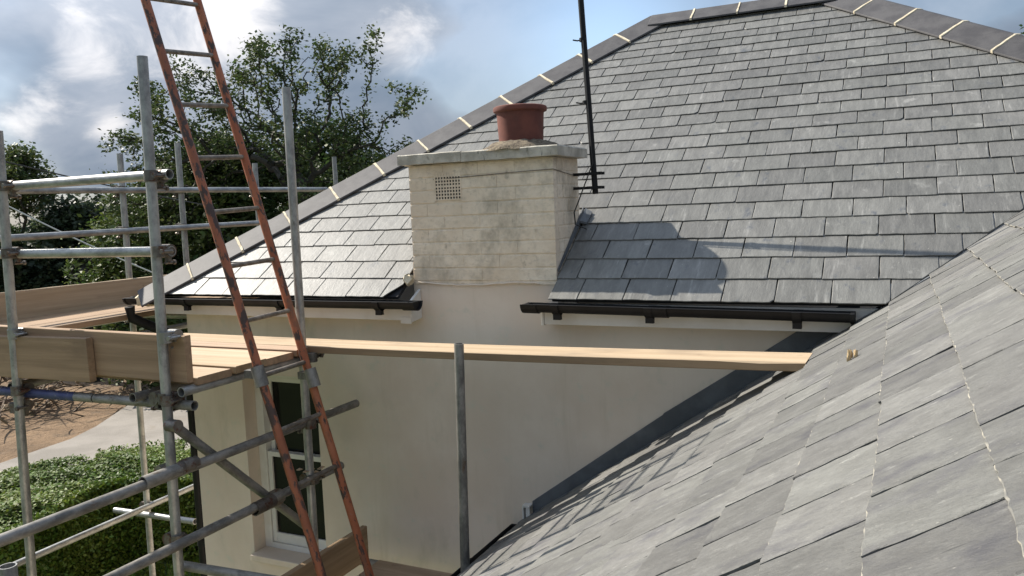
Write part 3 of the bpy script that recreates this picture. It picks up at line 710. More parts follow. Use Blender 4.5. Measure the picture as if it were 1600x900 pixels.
# ------------------------------------------------------------------ aerial mast
p0 = on_y(930.5, 303, 4.36); p1 = on_y(907.5, 0, 4.36); d = (p1 - p0).normalized(); top = p0 + d * 3.0
mast = thing('aerial_mast', p0, 'thin black aerial mast clamped to the side of the chimney', 'aerial mast')
MB().tube(p0, top, .0165, 14, hollow=True).build('pole', M['black'], mast, smooth=True)
for py in (271, 293):
    c = on_y(929, py, 4.36); b_ = MB()
    b_.box((CX1 + .002, c.y + .02, c.z - .008), (c.x + .05, c.y + .028, c.z + .008)); b_.box((c.x - .035, c.y - .026, c.z - .008), (c.x + .05, c.y - .018, c.z + .008))
    b_.tube((c.x + .035, c.y - .035, c.z), (c.x + .035, c.y + .04, c.z), .005, 8); b_.tube((c.x - .028, c.y - .035, c.z), (c.x - .028, c.y + .04, c.z), .005, 8)
    b_.build('bracket', M['black'], mast)
for (px, py, sgn) in ((911, 62, -1), (916, 160, -1)):
    c = on_y(px, py, 4.36); b_ = MB(); b_.tube(c - d * .01, c + d * .01, .021, 12); b_.path([c, c + V((sgn * .03, -.01, -.004)), c + V((sgn * .055, -.015, .002))], .004, 6); b_.build('cable_clip', M['black'], mast)
b_ = MB(); c = on_y(927, 268, 4.36)
b_.path([on_y(911, 63, 4.34), on_y(918, 160, 4.335), on_y(926, 255, 4.335), V((CX1 + .05, 4.33, .02)), V((CX1 + .03, 4.31, -.04)), V((CX1 + .02, 4.35, -.11)), V((CX1 + .06, 4.42, -.14))], .004, 6)
b_.build('coax_cable', M['cable'], mast, smooth=True)
mb = MB()                                                       # wire strung round the stack below the coping
zw = .188; mb.path([(CX0 - .004, 4.10, zw - .012), (-2.3, CY0 - .004, zw - .004), (-1.9, CY0 - .004, zw + .008), (CX1 + .002, CY0 - .004, zw + .012), (CX1 + .006, 4.3, zw - .01), (CX1 + .006, 4.47, zw - .022)], .0022, 5)
tag(mb.build('lashing_wire', M['rung'], smooth=True), 'thin wire tied round the painted chimney just below its coping', 'wire')

# ------------------------------------------------------------------ scaffold
sc = thing('scaffold', (-4, 3, G), 'grey steel tube scaffold standing round the corner of the house', 'scaffold')
TR = .02415
def tube_part(name, a, b, m='galv', r=TR, parent=sc):
    a = V(a); b = V(b); L_ = (b - a).length; z = (b - a).normalized(); x = z.orthogonal().normalized()
    mb_ = MB().tube((0, 0, 0), (0, 0, L_), r, 16, hollow=True)
    return mb_.build(name, M[m], parent, smooth=True, sharp=50, fr=frame(a, x, z.cross(x), z))
def line_x(pxa, pya, pxb, pyb, x): return on_x(pxa, pya, x), on_x(pxb, pyb, x)
def ext(a, b, da, db): d_ = (b - a).normalized(); return a - d_ * da, b + d_ * db
def stand(pt, pb, y, m='galv', up=0.0):                         # an upright through two pixels, standing on the ground
    a = on_y(*pt, y); b = on_y(*pb, y); d_ = (a - b).normalized(); t = (G + .01 - b.z) / d_.z
    tube_part('standard', b + d_ * t, a + d_ * up, m)
    bp = b + d_ * t; MB().box((bp.x - .075, bp.y - .075, G), (bp.x + .075, bp.y + .075, G + .008)).build('base_plate', M['galv'], sc)
    return a, b
YF = 2.70; XI = -3.085; XO = -5.6
stand((222, 88), (280, 900), YF)
stand((0, 250), (50, 900), YF, up=.15)
stand((447, 137), (490, 830), 3.56)
for pt, pb in (((187, 240), (235, 900)), ((277, 223), (290, 410)), ((398, 255), (406, 350)), ((522, 245), (528, 290))):
    a = on_x(*pt, XO); b = on_x(*pb, XO); tube_part('standard', V((b.x + (b.x - a.x) * 0, b.y, G + .01)), a, 'galv')
tube_part('standard', (-5.62, 2.72, G + .01), (-5.6, 2.7, .75))
# guard rails and ledgers along X, just behind the two front uprights
Yl = YF + .05
def ledx(pa, pb, y, name='ledger', m='galv', ea=0, eb=0):
    a, b = ext(on_y(*pa, y), on_y(*pb, y), ea, eb); return tube_part(name, a, b, m)
ledx((15, 291), (265, 272), Yl, 'guard_rail', 'galv', 1.5, 0)
ledx((27, 397), (245, 393), Yl, 'guard_rail', 'galv', 1.5, .1)
ledx((150, 622), (304, 634), Yl, 'ledger', 'galv_dark', .0, 0)
a = on_y(148, 622, Yl); b = on_y(45, 614, Yl); d_ = (b - a).normalized(); mid_ = b + d_ * .28
tube_part('ledger', a + d_ * .0, b, 'galv_dark'); tube_part('painted_ledger', a + d_ * .14, b + d_ * .35, 'blue', TR + .0006)
tube_part('ledger', b + d_ * .35, b + d_ * 1.6, 'galv_dark')
# runs along Y on the inner line
def ledy(pa, pb, x, name='ledger', m='galv_dark', ea=0, eb=0):
    a, b = ext(on_x(*pa, x), on_x(*pb, x), ea, eb); return tube_part(name, a, b, m)
ledy((283, 613), (502, 551), XI + .02, 'transom', 'galv')
ledy((0, 845), (557, 630), XI + .03, 'ledger', 'galv_dark', .7, 0)
ledy((180, 900), (533, 727), XI + .03, 'ledger', 'galv_dark', .7, 0)
q_ = on_x(207, 622, -3.36); tube_part('transom', q_, q_ + V((0, 1.35, 0)), 'galv_dark')
q_ = on_x(16, 605, -4.42); tube_part('transom', q_, q_ + V((0, 1.3, 0)), 'galv_dark')
ledy((16, 298), (510, 296), XO + .05, 'guard_rail', 'galv', .9, 0)
ledy((15, 372), (410, 348), XO + .05, 'guard_rail', 'galv', .9, .8)
ledy((27, 881), (301, 761), XO + .05, 'ledger', 'galv', .9, 1.0)
tube_part('ledger', (XO + .05, 2.3, -.76), (XO + .05, 7.6, -.73))
tube_part('ledger', (-4.86, 3.5, -.79), (-4.86, 7.6, -.76))
ledx((180, 797), (305, 815), 4.47, 'transom', 'galv', 0, 0)
tube_part('transom', (-5.75, 4.42, -.72), (-4.64, 4.42, -.715), 'galv')
for y_ in (5.1, 6.05): tube_part('transom', (-5.75, y_, -.71), (-4.7, y_, -.705), 'galv')
ledx((288, 884), (378, 899), YF + .06, 'transom', 'galv_dark', .05, .3)
a = on_x(268, 662, XI - .03); b = on_x(473, 818, XI - .03); a, b = ext(a, b, -.02, .05); tube_part('brace', a, b, 'galv_dark'); cc_ = a; MB().tube(a - V((.04, 0, .0)), a + V((.028, 0, 0)), .03, 14).build('swivel_coupler', M['coupler'], sc, smooth=True)
# short tube with an open mouth low at the frame edge
tp = at_depth(12, 884, 2.35); tube_part('standard', (tp.x, tp.y, G + .01), tp, 'galv')
# lower lift under the window
for y_ in (2.75, 3.95): tube_part('transom', (-3.3, y_, -2.16), (-1.5, y_, -2.16), 'galv_dark')

def coupler_mesh():
    m_ = MB(); R_ = .032; 
    m_.tube((0, 0, -.026), (0, 0, .026), R_, 14)                     # band round the upright (z)
    m_.tube((-.026, .05, 0), (.026, .05, 0), R_, 14)                 # band round the run (x), offset in y
    m_.box((-.018, .012, -.018), (.018, .038, .018))
    m_.box((.026, -.012, -.012), (.045, .03, .012)); m_.tube((.052, -.028, .0), (.052, .036, .0), .0065, 8); m_.tube((.052, -.034, 0), (.052, -.022, 0), .012, 6)
    m_.box((-.012, .04, -.05), (.012, .062, -.03)); m_.tube((0, .03, -.056), (0, .085, -.056), .0065, 8); m_.tube((0, .078, -.056), (0, .09, -.056), .012, 6)
    return m_.mesh('coupler', M['coupler'], True)
cm = coupler_mesh(); cm.set_sharp_from_angle(angle=math.radians(40))
cmb_ = cm.copy(); cmb_.materials[0] = M['coupler_bright']
def coupler(p, run='x', flip=1, bright=False, up=(0, 0, 1)):
    x = V((1, 0, 0)) if run == 'x' else V((0, 1, 0)); z = V(up); y = z.cross(x) * flip; x = y.cross(z)
    place('coupler', cmb_ if bright else cm, frame(p, x, y, z), sc)
for px, py in ((236, 275), (248, 393), (262, 625)): coupler(on_y(px, py, YF), 'x')
for px, py in ((4, 291), (12, 396), (27, 610), (25, 636)): coupler(on_y(px, py, YF), 'x', bright=False)
coupler(on_y(259, 600 - 73, YF), 'x', bright=True); coupler(on_y(22, 522, YF), 'x', bright=True)
for px, py in ((258, 622), (266, 737), (279, 843)): coupler(on_y(px, py, YF), 'y', 1)
for px, py in ((487, 558), (485, 662), (490, 748)): coupler(on_y(px, py, 3.56), 'y', 1)
for (x_, y_, z_) in ((XO, 4.52, .27), (XO, 4.52, -.055), (XO, 4.52, -2.33), (XO, 4.52, -.74), (XO, 5.11, .265), (XO, 6.03, .265), (XO, 5.11, -.05)): coupler((x_, y_, z_), 'y', 1)
# a sleeve coupler where the middle run is joined, and a rusty swivel on the lower run
def sleeve(px, py, x, m='coupler', l=.085, r=.034):
    c = on_x(px, py, x); t = tube_part('sleeve_coupler', c - V((0, l, 0)), c + V((0, l, 0)), m, r)
sleeve(252, 744, XI + .03, 'galv_dark', .10, .031); sleeve(412, 789, XI + .03, 'coupler', .07, .036); sleeve(428, 779, XI + .0, 'coupler', .035, .045); sleeve(292, 727, XI + .03, 'coupler', .03, .034)

# single upright in front of the wall
a = on_y(717, 537, 3.42); b = on_y(727, 890, 3.42); d_ = (a - b).normalized(); t = (G - b.z) / d_.z
tag(tube_part('scaffold_pole', b + d_ * t, a, 'galv_dark', TR, None), 'lone grey tube standing upright against the middle of the cream wall', 'pole')

# ------------------------------------------------------------------ boards
def board(a, b, side, w, th, m, label, group=None, name='scaffold_board', bow=.0):
    """a, b: the two ends of the top face's near edge; side: direction of its width"""
    a = V(a); b = V(b); x = (b - a).normalized(); y = V(side); y = (y - x * y.dot(x)).normalized(); z = x.cross(y)
    L_ = (b - a).length; rr = random.Random(hash(label) % 9999 if False else len(label) * 7 + int(L_ * 100)); mb_ = MB(); n = max(4, int(L_ / .18)); vs = []; fs = []
    for i in range(n + 1):
        t = L_ * i / n; e = lambda q=.0022: rr.uniform(-q, q); bz = bow * math.sin(math.pi * i / n); c = .0035
        if rr.random() < .12: dn = rr.uniform(.003, .01)
        else: dn = 0
        sec = [(0 + e(), c, 0), (0 + e(), 0, -c - dn), (0, e(.0015), -th + c), (0, c, -th), (0, w - c, -th), (0, w + e(.0015), -th + c), (0, w, -c), (0, w - c, 0)]
        sec[0] = (0, c + dn * .6, 0)
        vs += [(t + s_[0], s_[1], s_[2] + bz) for s_ in sec]
        if i: o = (i - 1) * 8; fs += [(o + k, o + (k + 1) % 8, o + 8 + (k + 1) % 8, o + 8 + k) for k in range(8)]
    fs += [tuple(range(8))[::-1], tuple(n * 8 + k for k in range(8))]
    mb_.add(vs, fs); fr = frame(a, x, y, z)
    if m == 'wood_new':                                        # upper face pale; shade of sides, ends and underside put into the wood colour
        mb_.mi = [0 if i_ < n * 8 and i_ % 8 in (6, 7, 0) else 1 for i_ in range(len(fs))]
    o = mb_.build(name, [M[m], M['wood_old_shade']], None, fr=fr); tag(o, label, 'board', group); return o
DZ = -.748; BW = .219
gd = 'boards of the front scaffold deck'
names = ['pale deck board nearest the front toe board, its end at the ladder', 'second pale deck board behind the front toe board', 'middle pale board of the deck beside the ladder',
         'fourth pale deck board, one short of the long plank']
for i in range(4):
    y0 = YF + .078 + i * (BW + .011)
    board((-5.75, y0, DZ + (i % 2) * .007), (-3.02 + (-.012, .008, -.01, .006)[i], y0, DZ + (0, .010, .002, .012)[i]), (0, 1, 0), BW, .038, 'wood_new', names[i], gd)
# long plank spanning from the deck to the side wing's slates
pa = on_z(440, 541, -.742); pb = on_z(1262, 567 - 1, -.672)
pb = V((-.352, 3.50, -.688)); pa = V((-4.26, 3.60, -.735))
board(pa, pb, (0, 1, 0), .232, .040, 'wood_new', 'long pale plank bridging from the scaffold deck across to the side roof', None, 'scaffold_board', -.012)
# front toe boards
tB0 = on_y(0, 508, YF + .075); tB1 = on_y(297, 524, YF + .075)
dB = (tB1 - tB0).normalized()
board(tB1 + V((0, .0, -.225)), tB0 - dB * 1.2 + V((0, 0, -.225)), (0, 0, 1), .228, .038, 'wood_old_shade', 'brown toe board on edge behind the front uprights, reaching the deck corner', 'front toe boards', 'toe_board')
tA1 = on_y(145, 528, YF + .031); tA0 = on_y(0, 524, YF + .031); dA = (tA1 - tA0).normalized()
board(tA1 + V((0, 0, -.222)), tA0 - dA * 1.1 + V((0, 0, -.222)), (0, 0, 1), .225, .038, 'wood_old_shade', 'shorter brown toe board lapped in front of the longer one at the outer upright', 'front toe boards', 'toe_board')
# outer platform along the house side
zP = -.672
for i in range(3):
    x0 = XO + .09 + i * (BW + .006)
    board((x0, 3.03 + .06 * i, zP), (x0, 7.4, zP + .02), (1, 0, 0), BW, .038, 'wood_new', ['outermost pale board of the side platform, along its toe board', 'middle pale board of the side platform', 'innermost pale board of the side platform under the roof corner'][i], 'side platform boards')
board((XO + .085, 2.9, -.655 - .0), (XO + .085, 4.93, -.665), (0, 0, 1), .222, .038, 'wood_mid', 'tan toe board on edge along the outside of the side platform', None, 'toe_board')
board((XO + .16, 4.97, -.665), (-4.95, 4.97, -.665), (0, 0, 1), .2, .038, 'wood_mid', 'short pale board on edge across the side platform below the hip end', None, 'toe_board')
# lower lift
board((XI + .10, 3.92, -2.12), (XI + .10, 1.6, -2.12), (0, 0, 1), .21, .038, 'wood_old_shade', 'brown board on edge below the window sill', None, 'toe_board')
for i in range(5):
    y0 = 2.8 + i * (BW + .008)
    board((-3.0 + .13, y0, -2.115), (-2.02, y0, -2.12), (0, 1, 0), BW, .038, 'wood_mid', ['lower deck board farthest from the cream wall', 'second lower deck board below the ladder foot', 'middle board of the lower deck', 'fourth lower deck board, next to the wall board', 'lower deck board tight against the cream wall'][i], 'lower deck boards')

# ------------------------------------------------------------------ ladder
la = thing('ladder', on_y(500, 900, 3.05), 'tall leaning ladder with chipped orange rails and grey rungs', 'ladder')
def lrail(pa, pb, y, m, nm='rail'):
    a = on_y(*pa, y); b = on_y(*pb, y); d_ = (a - b).normalized(); z0 = -2.07
    return b + d_ * ((z0 - b.z) / d_.z), a + d_ * .7, d_
l0, l1, ld = lrail((227, 0), (503, 900), 3.05, 'orange'); r0, r1, rd = lrail((308, 0), (578, 900), 3.47, 'orange')
tube_part('rail', l0, l1, 'orange_worn', .0225, la); tube_part('rail', r0, r1, 'orange', .0225, la)
# rungs: read off on the left rail, evenly spaced
ka = ((on_y(255, 77, 3.05) - l0).length); kb = ((on_y(387, 500, 3.05) - l0).length); st = (ka - kb) / 5
off = ka % st
k = off - st
Lr = (l1 - l0).length; scale_r = 1.0
ra = ((on_y(332, 88, 3.47) - r0).length); rb_ = ((on_y(456, 484, 3.47) - r0).length); str_ = (ra - rb_) / 5; roff = ra - round((ra) / str_) * str_
i = 0
na = round((ka - off) / st)
for j in range(-1, 14):
    tl = ka + (j - 7) * st + 0; tr_ = ra + (j - 7) * str_
    if tl < .02 or tr_ < .02 or tl > Lr - .05: continue
    tube_part('rung', l0 + ld * tl, r0 + rd * tr_, 'rung', .0125, la)
# clamps holding the ladder to the transom
for px, py, y, dd in ((406, 588, 3.05, ld), (488, 590, 3.47, rd)):
    c = on_y(px, py, y); cl = MB(); cl.tube(c - dd * .052, c + dd * .052, .033, 14); cl.box((c.x - .085, c.y - .02, c.z - .01), (c.x - .02, c.y + .02, c.z + .03))
    cl.build('ladder_clamp', M['galv_dark'], la, smooth=True)

# ------------------------------------------------------------------ plants
def leaf_cloud(name, pts, nrm_bias, size, m, parent, seed, flat=.5):
    """one small bent leaf (two triangles) at every point"""
    r_ = np.random.default_rng(seed); n = len(pts); pts = np.asarray(pts, float)
    a = r_.normal(size=(n, 3)); a[:, 2] *= flat; a /= np.linalg.norm(a, axis=1)[:, None]
    b = np.cross(a, r_.normal(size=(n, 3)) + np.asarray(nrm_bias)); b /= np.linalg.norm(b, axis=1)[:, None]
    s = size * r_.uniform(.6, 1.4, n)[:, None]; c = np.cross(a, b)
    v = np.stack([pts - a * s, pts + b * s * .55 + c * s * .14, pts + a * s * .9, pts - b * s * .55 + c * s * .14], 1).reshape(-1, 3)
    me = bpy.data.meshes.new(name); me.vertices.add(4 * n); me.vertices.foreach_set('co', v.ravel().astype('f'))
    me.loops.add(4 * n); me.loops.foreach_set('vertex_index', np.arange(4 * n, dtype='i'))
    me.polygons.add(n); me.polygons.foreach_set('loop_start', np.arange(0, 4 * n, 4, dtype='i')); me.polygons.foreach_set('loop_total', np.full(n, 4, 'i'))
    me.materials.append(m); me.update(calc_edges=True)
    o = bpy.data.objects.new(name, me); COL.objects.link(o); attach(o, parent); return o
def grow(base, attr, step, infl, kill, iters, seed, trunk_top=None, jit=.25, most=15000):
    """space colonisation: a skeleton of branches reaching for the points ATTR"""
    r_ = np.random.default_rng(seed); nodes_ = [np.array(base, float)]; par = [-1]
    if trunk_top is not None:
        d = np.array(trunk_top, float) - nodes_[0]; k = int(np.linalg.norm(d) / step)
        for i in range(1, k + 1): nodes_.append(nodes_[0] + d * i / k + r_.normal(size=3) * .04); par.append(i - 1)
    A = np.array(attr, float); near = np.full(len(A), 1e9); ni = np.zeros(len(A), int); alive = np.ones(len(A), bool)
    new = list(range(len(nodes_)))
    for it in range(iters):
        P = np.array([nodes_[i] for i in new])
        if len(P):
            D = np.linalg.norm(A[:, None] - P[None], axis=2); j = D.argmin(1); dm = D[np.arange(len(A)), j]
            u = dm < near; near[u] = dm[u]; ni[u] = np.array(new)[j[u]]
        alive &= near > kill
        act = alive & (near < infl)
        if not act.any():
            if not alive.any(): break
            act = alive & (near <= near[alive].min() + step)
        new = []
        for i in np.unique(ni[act]):
            q = A[act & (ni == i)] - nodes_[i]; q /= np.linalg.norm(q, axis=1)[:, None] + 1e-9
            d = q.mean(0) + r_.normal(size=3) * jit; d /= np.linalg.norm(d) + 1e-9
            nodes_.append(nodes_[i] + d * step); par.append(i); new.append(len(nodes_) - 1)
        if len(nodes_) > most: break
    return np.array(nodes_), np.array(par)
def skeleton_mesh(nodes_, par, rmin, expo, name, m, parent, rmax=1.0):
    n = len(nodes_); w = np.zeros(n); kids = np.zeros(n, int)
    for i in range(n - 1, 0, -1):
        if w[i] == 0: w[i] = rmin ** expo
        w[par[i]] += w[i]; kids[par[i]] += 1
    rad = np.minimum(np.maximum(w, 1e-12) ** (1 / expo), rmax)
    vs = []; fs = []
    for i in range(1, n):
        a = nodes_[par[i]]; b = nodes_[i]; d = b - a; L_ = np.linalg.norm(d)
        if L_ < 1e-6: continue
        d /= L_; x = np.cross(d, (0.3, .5, .81)); x /= np.linalg.norm(x); y = np.cross(d, x); k = 6 if rad[i] > .05 else 4 if rad[i] > .02 else 3
        o = len(vs); ra_ = min(rad[par[i]], rad[i] * 1.35)
        for c, r_ in ((a - d * L_ * .08, ra_), (b, rad[i])):
            for q in range(k): t = 2 * math.pi * q / k; vs.append(tuple(c + (x * math.cos(t) + y * math.sin(t)) * r_))
        fs += [(o + q, o + (q + 1) % k, o + k + (q + 1) % k, o + k + q) for q in range(k)]
    me = bpy.data.meshes.new(name); me.from_pydata(vs, [], fs); me.materials.append(m); me.shade_smooth()
    o = bpy.data.objects.new(name, me); COL.objects.link(o); attach(o, parent)
    return rad, kids, o
def ball(c, r, n, r_, squash=1.0):
    q = r_.normal(size=(n, 3)); q /= np.linalg.norm(q, axis=1)[:, None]; q *= (r_.uniform(0, 1, n) ** (1 / 2.2))[:, None] * r
    q[:, 2] *= squash; return q + np.asarray(c)

# the big oak: crown volume given by balls (pixel centre, radius in px) some 22 m off
DO = 22.0; k1 = DO / F
r_ = np.random.default_rng(5); att = []
for (px, py, rp, dd, dens) in ((300, 190, 72, 0, 1), (360, 140, 62, 1, 1), (300, 120, 42, .5, .8), (430, 110, 55, 0, .9), (400, 90, 35, -1, .7), (500, 110, 48, 1, .9), (545, 95, 38, 0, .8), (585, 60, 22, 0, .8),
                         (530, 190, 62, 0, .9), (590, 215, 38, 0, .7), (620, 160, 28, 1, .6), (655, 145, 17, 1, .7), (240, 230, 60, 0, 1), (185, 225, 32, 0, .6), (350, 240, 80, 1, 1),
                         (450, 210, 70, 0, 1), (560, 262, 50, 0, .8), (618, 240, 28, 0, .6), (230, 150, 34, 1, .6), (260, 300, 70, 0, 1), (480, 300, 70, 0, .8), (180, 300, 45, -1, .8), (235, 190, 40, 0, .8), (490, 70, 24, 0, .6), (450, 62, 18, 0, .5)):
    c = at_depth(px, py, DO + dd * 1.2); att.append(ball(c, rp * k1, int(dens * 9 * (rp * k1 / .5) ** 2.1) + 8, r_))
att = np.concatenate(att)
ob = at_depth(455, 400, DO); oak = thing('oak_tree', (ob.x, ob.y, G), 'large gnarled oak with open twisting crown showing sky between its branches', 'tree')
nd, pr = grow((ob.x, ob.y, G), att, .22, 1.5, .29, 200, 2, tuple(at_depth(470, 300, DO)), .32)
rad, kids, _o = skeleton_mesh(nd, pr, .0135, 2.15, 'trunk', M['bark'], oak, .42)
tips = np.where(rad < .034)[0]
lp = []
for i in tips:
    nb = r_.integers(10, 26) if kids[i] else r_.integers(34, 70)
    if r_.random() < .1: continue
    lp.append(nd[i] + r_.normal(size=(nb, 3)) * (.125 if not kids[i] else .10))
lp = np.concatenate(lp); print('OAK', len(nd), len(lp))
leaf_cloud('crown', lp, (0, 0, .8), .058, M['leaf_oak'], oak, 3)

def bushy(name, px, py_top, wpx, D, m, label, dens=1.0, seed=0, size=.085, hgt=None, balls=16, base_z=G, open_=.0, group=None, skirt=.25):
    """a leafy tree: trunk and limbs plus leaves gathered in clumps over an uneven crown; px centre, py_top crown top, wpx width"""
    r_ = np.random.default_rng(seed); k = D / F; topp = at_depth(px, py_top, D); R_ = wpx * k / 2; H = topp.z - base_z
    root = thing(name, (topp.x, topp.y, base_z), label, 'tree', group)
    cs = []
    for i in range(balls):
        t = r_.uniform(skirt, .93); rr = R_ * math.sqrt(max(.05, 1 - (2 * (t - .5)) ** 2 * .85)) ; an = r_.uniform(0, 2 * math.pi); q = rr * r_.uniform(.15, .78)
        cs.append((np.array([topp.x + q * math.cos(an), topp.y + q * math.sin(an), base_z + H * t]), R_ * r_.uniform(.24, .42)))
    cs.append((np.array([topp.x, topp.y, topp.z - R_ * .25]), R_ * .3))
    att = np.concatenate([ball(c, r * .9, 22, r_) for c, r in cs])
    nd, pr = grow((topp.x, topp.y, base_z), att, max(.25, R_ * .09), R_ * .9, R_ * .16, 70, seed + 1, (topp.x, topp.y, base_z + H * .3))
    skeleton_mesh(nd, pr, .014, 2.3, 'trunk', M['bark'], root, .3)
    pts = []
    for c, r in cs:
        nclump = int(26 * dens * (r / .9) ** 2) + 8
        q = r_.normal(size=(nclump, 3)); q /= np.linalg.norm(q, axis=1)[:, None]; q = c + q * r * r_.uniform(.55, 1.08, nclump)[:, None]
        for p in q: pts.append(p + r_.normal(size=(int(r_.integers(14, 42)), 3)) * .17 * max(.6, size / .085))
    pts = np.concatenate(pts); leaf_cloud('crown', pts, (0, 0, 1.0), size, m, root, seed + 5)
    return root
bushy('bushy_tree', 330, 225, 330, 24.5, M['leaf_dense'], 'broad dense green tree filling the space below the oak', 1.5, 31, .085, balls=34, skirt=.12)
bushy('bushy_tree', 520, 205, 270, 27, M['leaf_dense'], 'dense dark green tree behind the left hip of the slate roof', 1.4, 32, .09, balls=30, skirt=.15)
bushy('bushy_tree', 190, 300, 150, 25, M['leaf_light'], 'lighter yellow green bushy tree beside the outer scaffold upright', 1.4, 33, .08, balls=26, skirt=.12)
bushy('dark_tree', 95, 322, 150, 33, M['leaf_dark'], 'almost black tree behind the guard rails', 1.5, 34, .12, balls=26, skirt=.06)
bushy('dark_tree', -10, 365, 150, 30, M['leaf_dark'], 'black thicket tree at the outer edge, cut off by the frame', 1.5, 35, .12, balls=24, skirt=.05)
bushy('bushy_tree', 20, 226, 180, 34, M['leaf_oak'], 'feathery mid green tree rising over the dark thicket', .32, 36, .085, balls=20, skirt=.72)
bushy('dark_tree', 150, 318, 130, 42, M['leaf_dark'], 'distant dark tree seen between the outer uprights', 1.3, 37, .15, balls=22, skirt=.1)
bushy('bushy_tree', 250, 320, 200, 48, M['leaf_dense'], 'far green tree glimpsed through the gap beneath the oak', 1.3, 38, .16, balls=22, skirt=.1)
bushy('small_shrub', 130, 395, 60, 27, M['leaf_light'], 'small pale green shrub beside the yellow field', 1.0, 39, .07, balls=10, skirt=.3)
bushy('bushy_tree', 1640, 20, 130, 30, M['leaf_dense'], 'tree whose leaves peep over the right hip of the roof', 1.0, 40, .1, balls=18)
# far treeline
r_ = np.random.default_rng(77); pts = []
for x in np.arange(-330, 160, 3.2):
    y = 175 + 30 * math.sin(x * .021) + r_.uniform(-8, 8); h = r_.uniform(6, 11)
    for q in range(3): pts.append(ball((x + r_.uniform(-2, 2), y + r_.uniform(-3, 3), G + h * r_.uniform(.4, .8)), h * .42, 190, r_))
o = leaf_cloud('far_treeline', np.concatenate(pts), (0, 0, 1), .5, M['leaf_dense'], None, 6); tag(o, 'far band of woodland along the horizon beyond the field', None, None, 'stuff')

# clipped hedge: leafy sides and an undulating top
hedge_line = [(-10.0, 2.6), (-11.1, 5.2), (-12.0, 7.3), (-12.0, 8.7), (-11.0, 9.5), (-9.2, 10.1), (-6.0, 10.5)]
hed = thing('hedge', (-12.2, 8, G), 'clipped green hedge curving along the near side of the gravel drive', 'hedge')
r_ = np.random.default_rng(8); pts = []; HW = 1.05; HH = 1.38
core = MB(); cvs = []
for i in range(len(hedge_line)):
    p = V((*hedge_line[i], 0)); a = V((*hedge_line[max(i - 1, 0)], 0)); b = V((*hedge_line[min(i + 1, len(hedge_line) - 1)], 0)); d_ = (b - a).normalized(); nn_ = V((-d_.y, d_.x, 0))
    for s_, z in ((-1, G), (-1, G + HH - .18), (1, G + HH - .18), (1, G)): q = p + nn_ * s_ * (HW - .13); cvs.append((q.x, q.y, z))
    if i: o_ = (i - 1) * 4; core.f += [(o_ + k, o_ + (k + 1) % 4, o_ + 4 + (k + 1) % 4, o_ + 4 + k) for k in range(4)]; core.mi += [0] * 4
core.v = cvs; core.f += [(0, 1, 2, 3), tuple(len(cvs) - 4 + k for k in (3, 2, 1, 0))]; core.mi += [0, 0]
core.build('hedge_core', M['core'], hed)  # solid filler behind the leaves, inner shade put into its colour
hl_ = np.array(hedge_line); seg = np.linalg.norm(np.diff(hl_, axis=0), axis=1); tot = seg.sum(); nL = 190000
t = r_.uniform(0, tot, nL); cum = np.concatenate([[0], np.cumsum(seg)]); idx = np.clip(np.searchsorted(cum, t) - 1, 0, len(seg) - 1)
f_ = (t - cum[idx]) / seg[idx]; base_p = hl_[idx] + (hl_[idx + 1] - hl_[idx]) * f_[:, None]
dv = (hl_[idx + 1] - hl_[idx]) / seg[idx][:, None]
# smooth normals
nvec = np.stack([-dv[:, 1], dv[:, 0]], 1)
pick = r_.uniform(0, 1, nL); topm = pick < .5
off_ = np.where(topm, r_.uniform(-HW, HW, nL), np.where(pick < .87, -HW, HW) * np.where(True, 1, 1) + r_.normal(0, .045, nL))
zz_ = np.where(topm, G + HH + .05 * np.sin(t * 2.1 + off_ * 3) + .035 * np.sin(t * 5.7 + off_ * 7) + r_.normal(0, .028, nL) - .12 * (np.abs(off_) / HW) ** 4, G + HH * r_.uniform(0, 1, nL) ** .75)
off_ = off_ + .05 * np.sin(t * 3.1 + zz_ * 4)
P3 = np.stack([base_p[:, 0] + nvec[:, 0] * off_, base_p[:, 1] + nvec[:, 1] * off_, zz_], 1)
leaf_cloud('hedge_leaves', P3[~topm], (0, 0, 1.0), .031, M['leaf_hedge'], hed, 9, .8)
leaf_cloud('hedge_leaves', P3[topm], (0, 0, 3.0), .031, M['leaf_hedge'], hed, 10, .35)
# lawn tufts between hedge and house
r_ = np.random.default_rng(12); n = 26000
gp = np.stack([r_.uniform(-12, -5.0, n), r_.uniform(4.5, 10.5, n), np.full(n, G + .03)], 1)
o = leaf_cloud('grass', gp, (0, 0, .1), .045, M['leaf_hedge'], None, 13, 2.5); tag(o, 'short lawn grass between the hedge and the house', None, None, 'stuff')
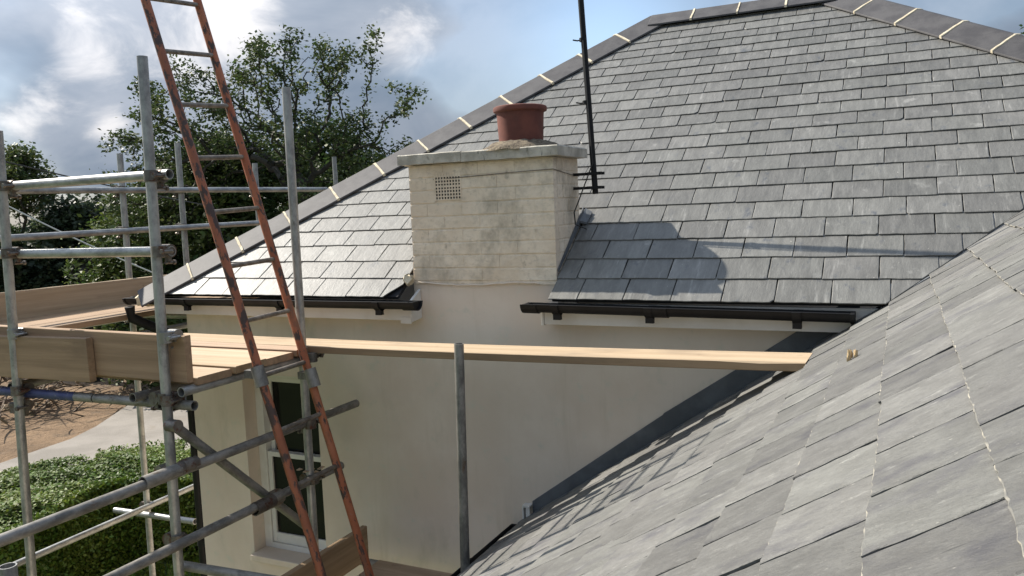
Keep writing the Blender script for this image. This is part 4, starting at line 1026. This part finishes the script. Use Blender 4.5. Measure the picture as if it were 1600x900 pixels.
# heap of cut branches on the bare earth
bh = at_depth(28, 668, 23.5); rr = random.Random(8); heap = MB()
for i in range(170):
    a = V((bh.x + rr.gauss(0, 1.1), bh.y + rr.gauss(0, 1.1), G + abs(rr.gauss(.3, .5)))); d_ = V((rr.uniform(-1, 1), rr.uniform(-1, 1), rr.uniform(-.25, .45))).normalized() * rr.uniform(.6, 1.9)
    heap.path([a, a + d_ * .5 + V((rr.uniform(-.1, .1),) * 3), a + d_], [rr.uniform(.02, .05), .02, .008], 4)
tag(heap.build('brush_heap', M['twig']), 'heap of dry cut branches on the bare earth beyond the drive', 'brush heap')

# ------------------------------------------------------------------ cables and crumbs
def cable(name, a, b, sag, r, m, label):
    a = V(a); b = V(b); pts = [a.lerp(b, t / 24) - V((0, 0, sag * 4 * (t / 24) * (1 - t / 24))) for t in range(25)]
    tag(MB().path(pts, r, 6).build(name, M[m], smooth=True), label, 'cable')
cable('overhead_cable', at_depth(-60, 236, 9), at_depth(330, 322, 14), .03, .010, 'cable', 'black overhead cable sloping down behind the top guard rail')
cable('overhead_cable', at_depth(5, 318, 9), at_depth(330, 462, 9), .04, .008, 'cable_light', 'thin pale wire sloping down through the gap between the guard rails')
def crumb(px, py, s, label, group=None):
    r0_ = ray(px, py); nn_ = V((-T2, 0, 1)); P_ = r0_ * ((-.475) / (r0_.dot(nn_))) + V((0, 0, .02)); rr = random.Random(px); mb_ = MB()
    for q in range(5):
        c = P_ + V((rr.uniform(-s, s), rr.uniform(-s, s) * 1.8, rr.uniform(0, s * .4))); mb_.lathe(c, [(.0005, s * .5), (s * .5, s * .3), (s * .6, 0), (s * .3, -s * .3), (.0005, -s * .35)], 7, .3)
    tag(mb_.build('mortar_crumb', M['rubble']), label, 'mortar lump', group)
crumb(1332, 568, .011, 'tan lump of mortar lying on the side slates near the plank end')
crumb(1533, 374, .006, 'small crumb of mortar lying at the valley edge')
rr = random.Random(31); fl = MB()
for (px, py) in ((470, 738), (478, 741), (487, 737), (492, 741), (498, 736), (504, 734)):
    c = on_x(px, py, XI + .03) + V((rr.uniform(-.01, .01), 0, .012)); t_ = [c + V((rr.uniform(-.012, .012), rr.uniform(-.02, .02), rr.uniform(-.001, .006))) for q in range(4)]
    fl.prism([c + V((-.012, -.01, 0)), c + V((.011, -.014, .003)), c + V((.013, .012, .001)), c + V((-.009, .013, .004))], .004, (0, 0, 1))
tag(fl.build('wood_splinters', M['wood_new']), 'pale splinters lying on the lower scaffold run before the window', 'splinters')
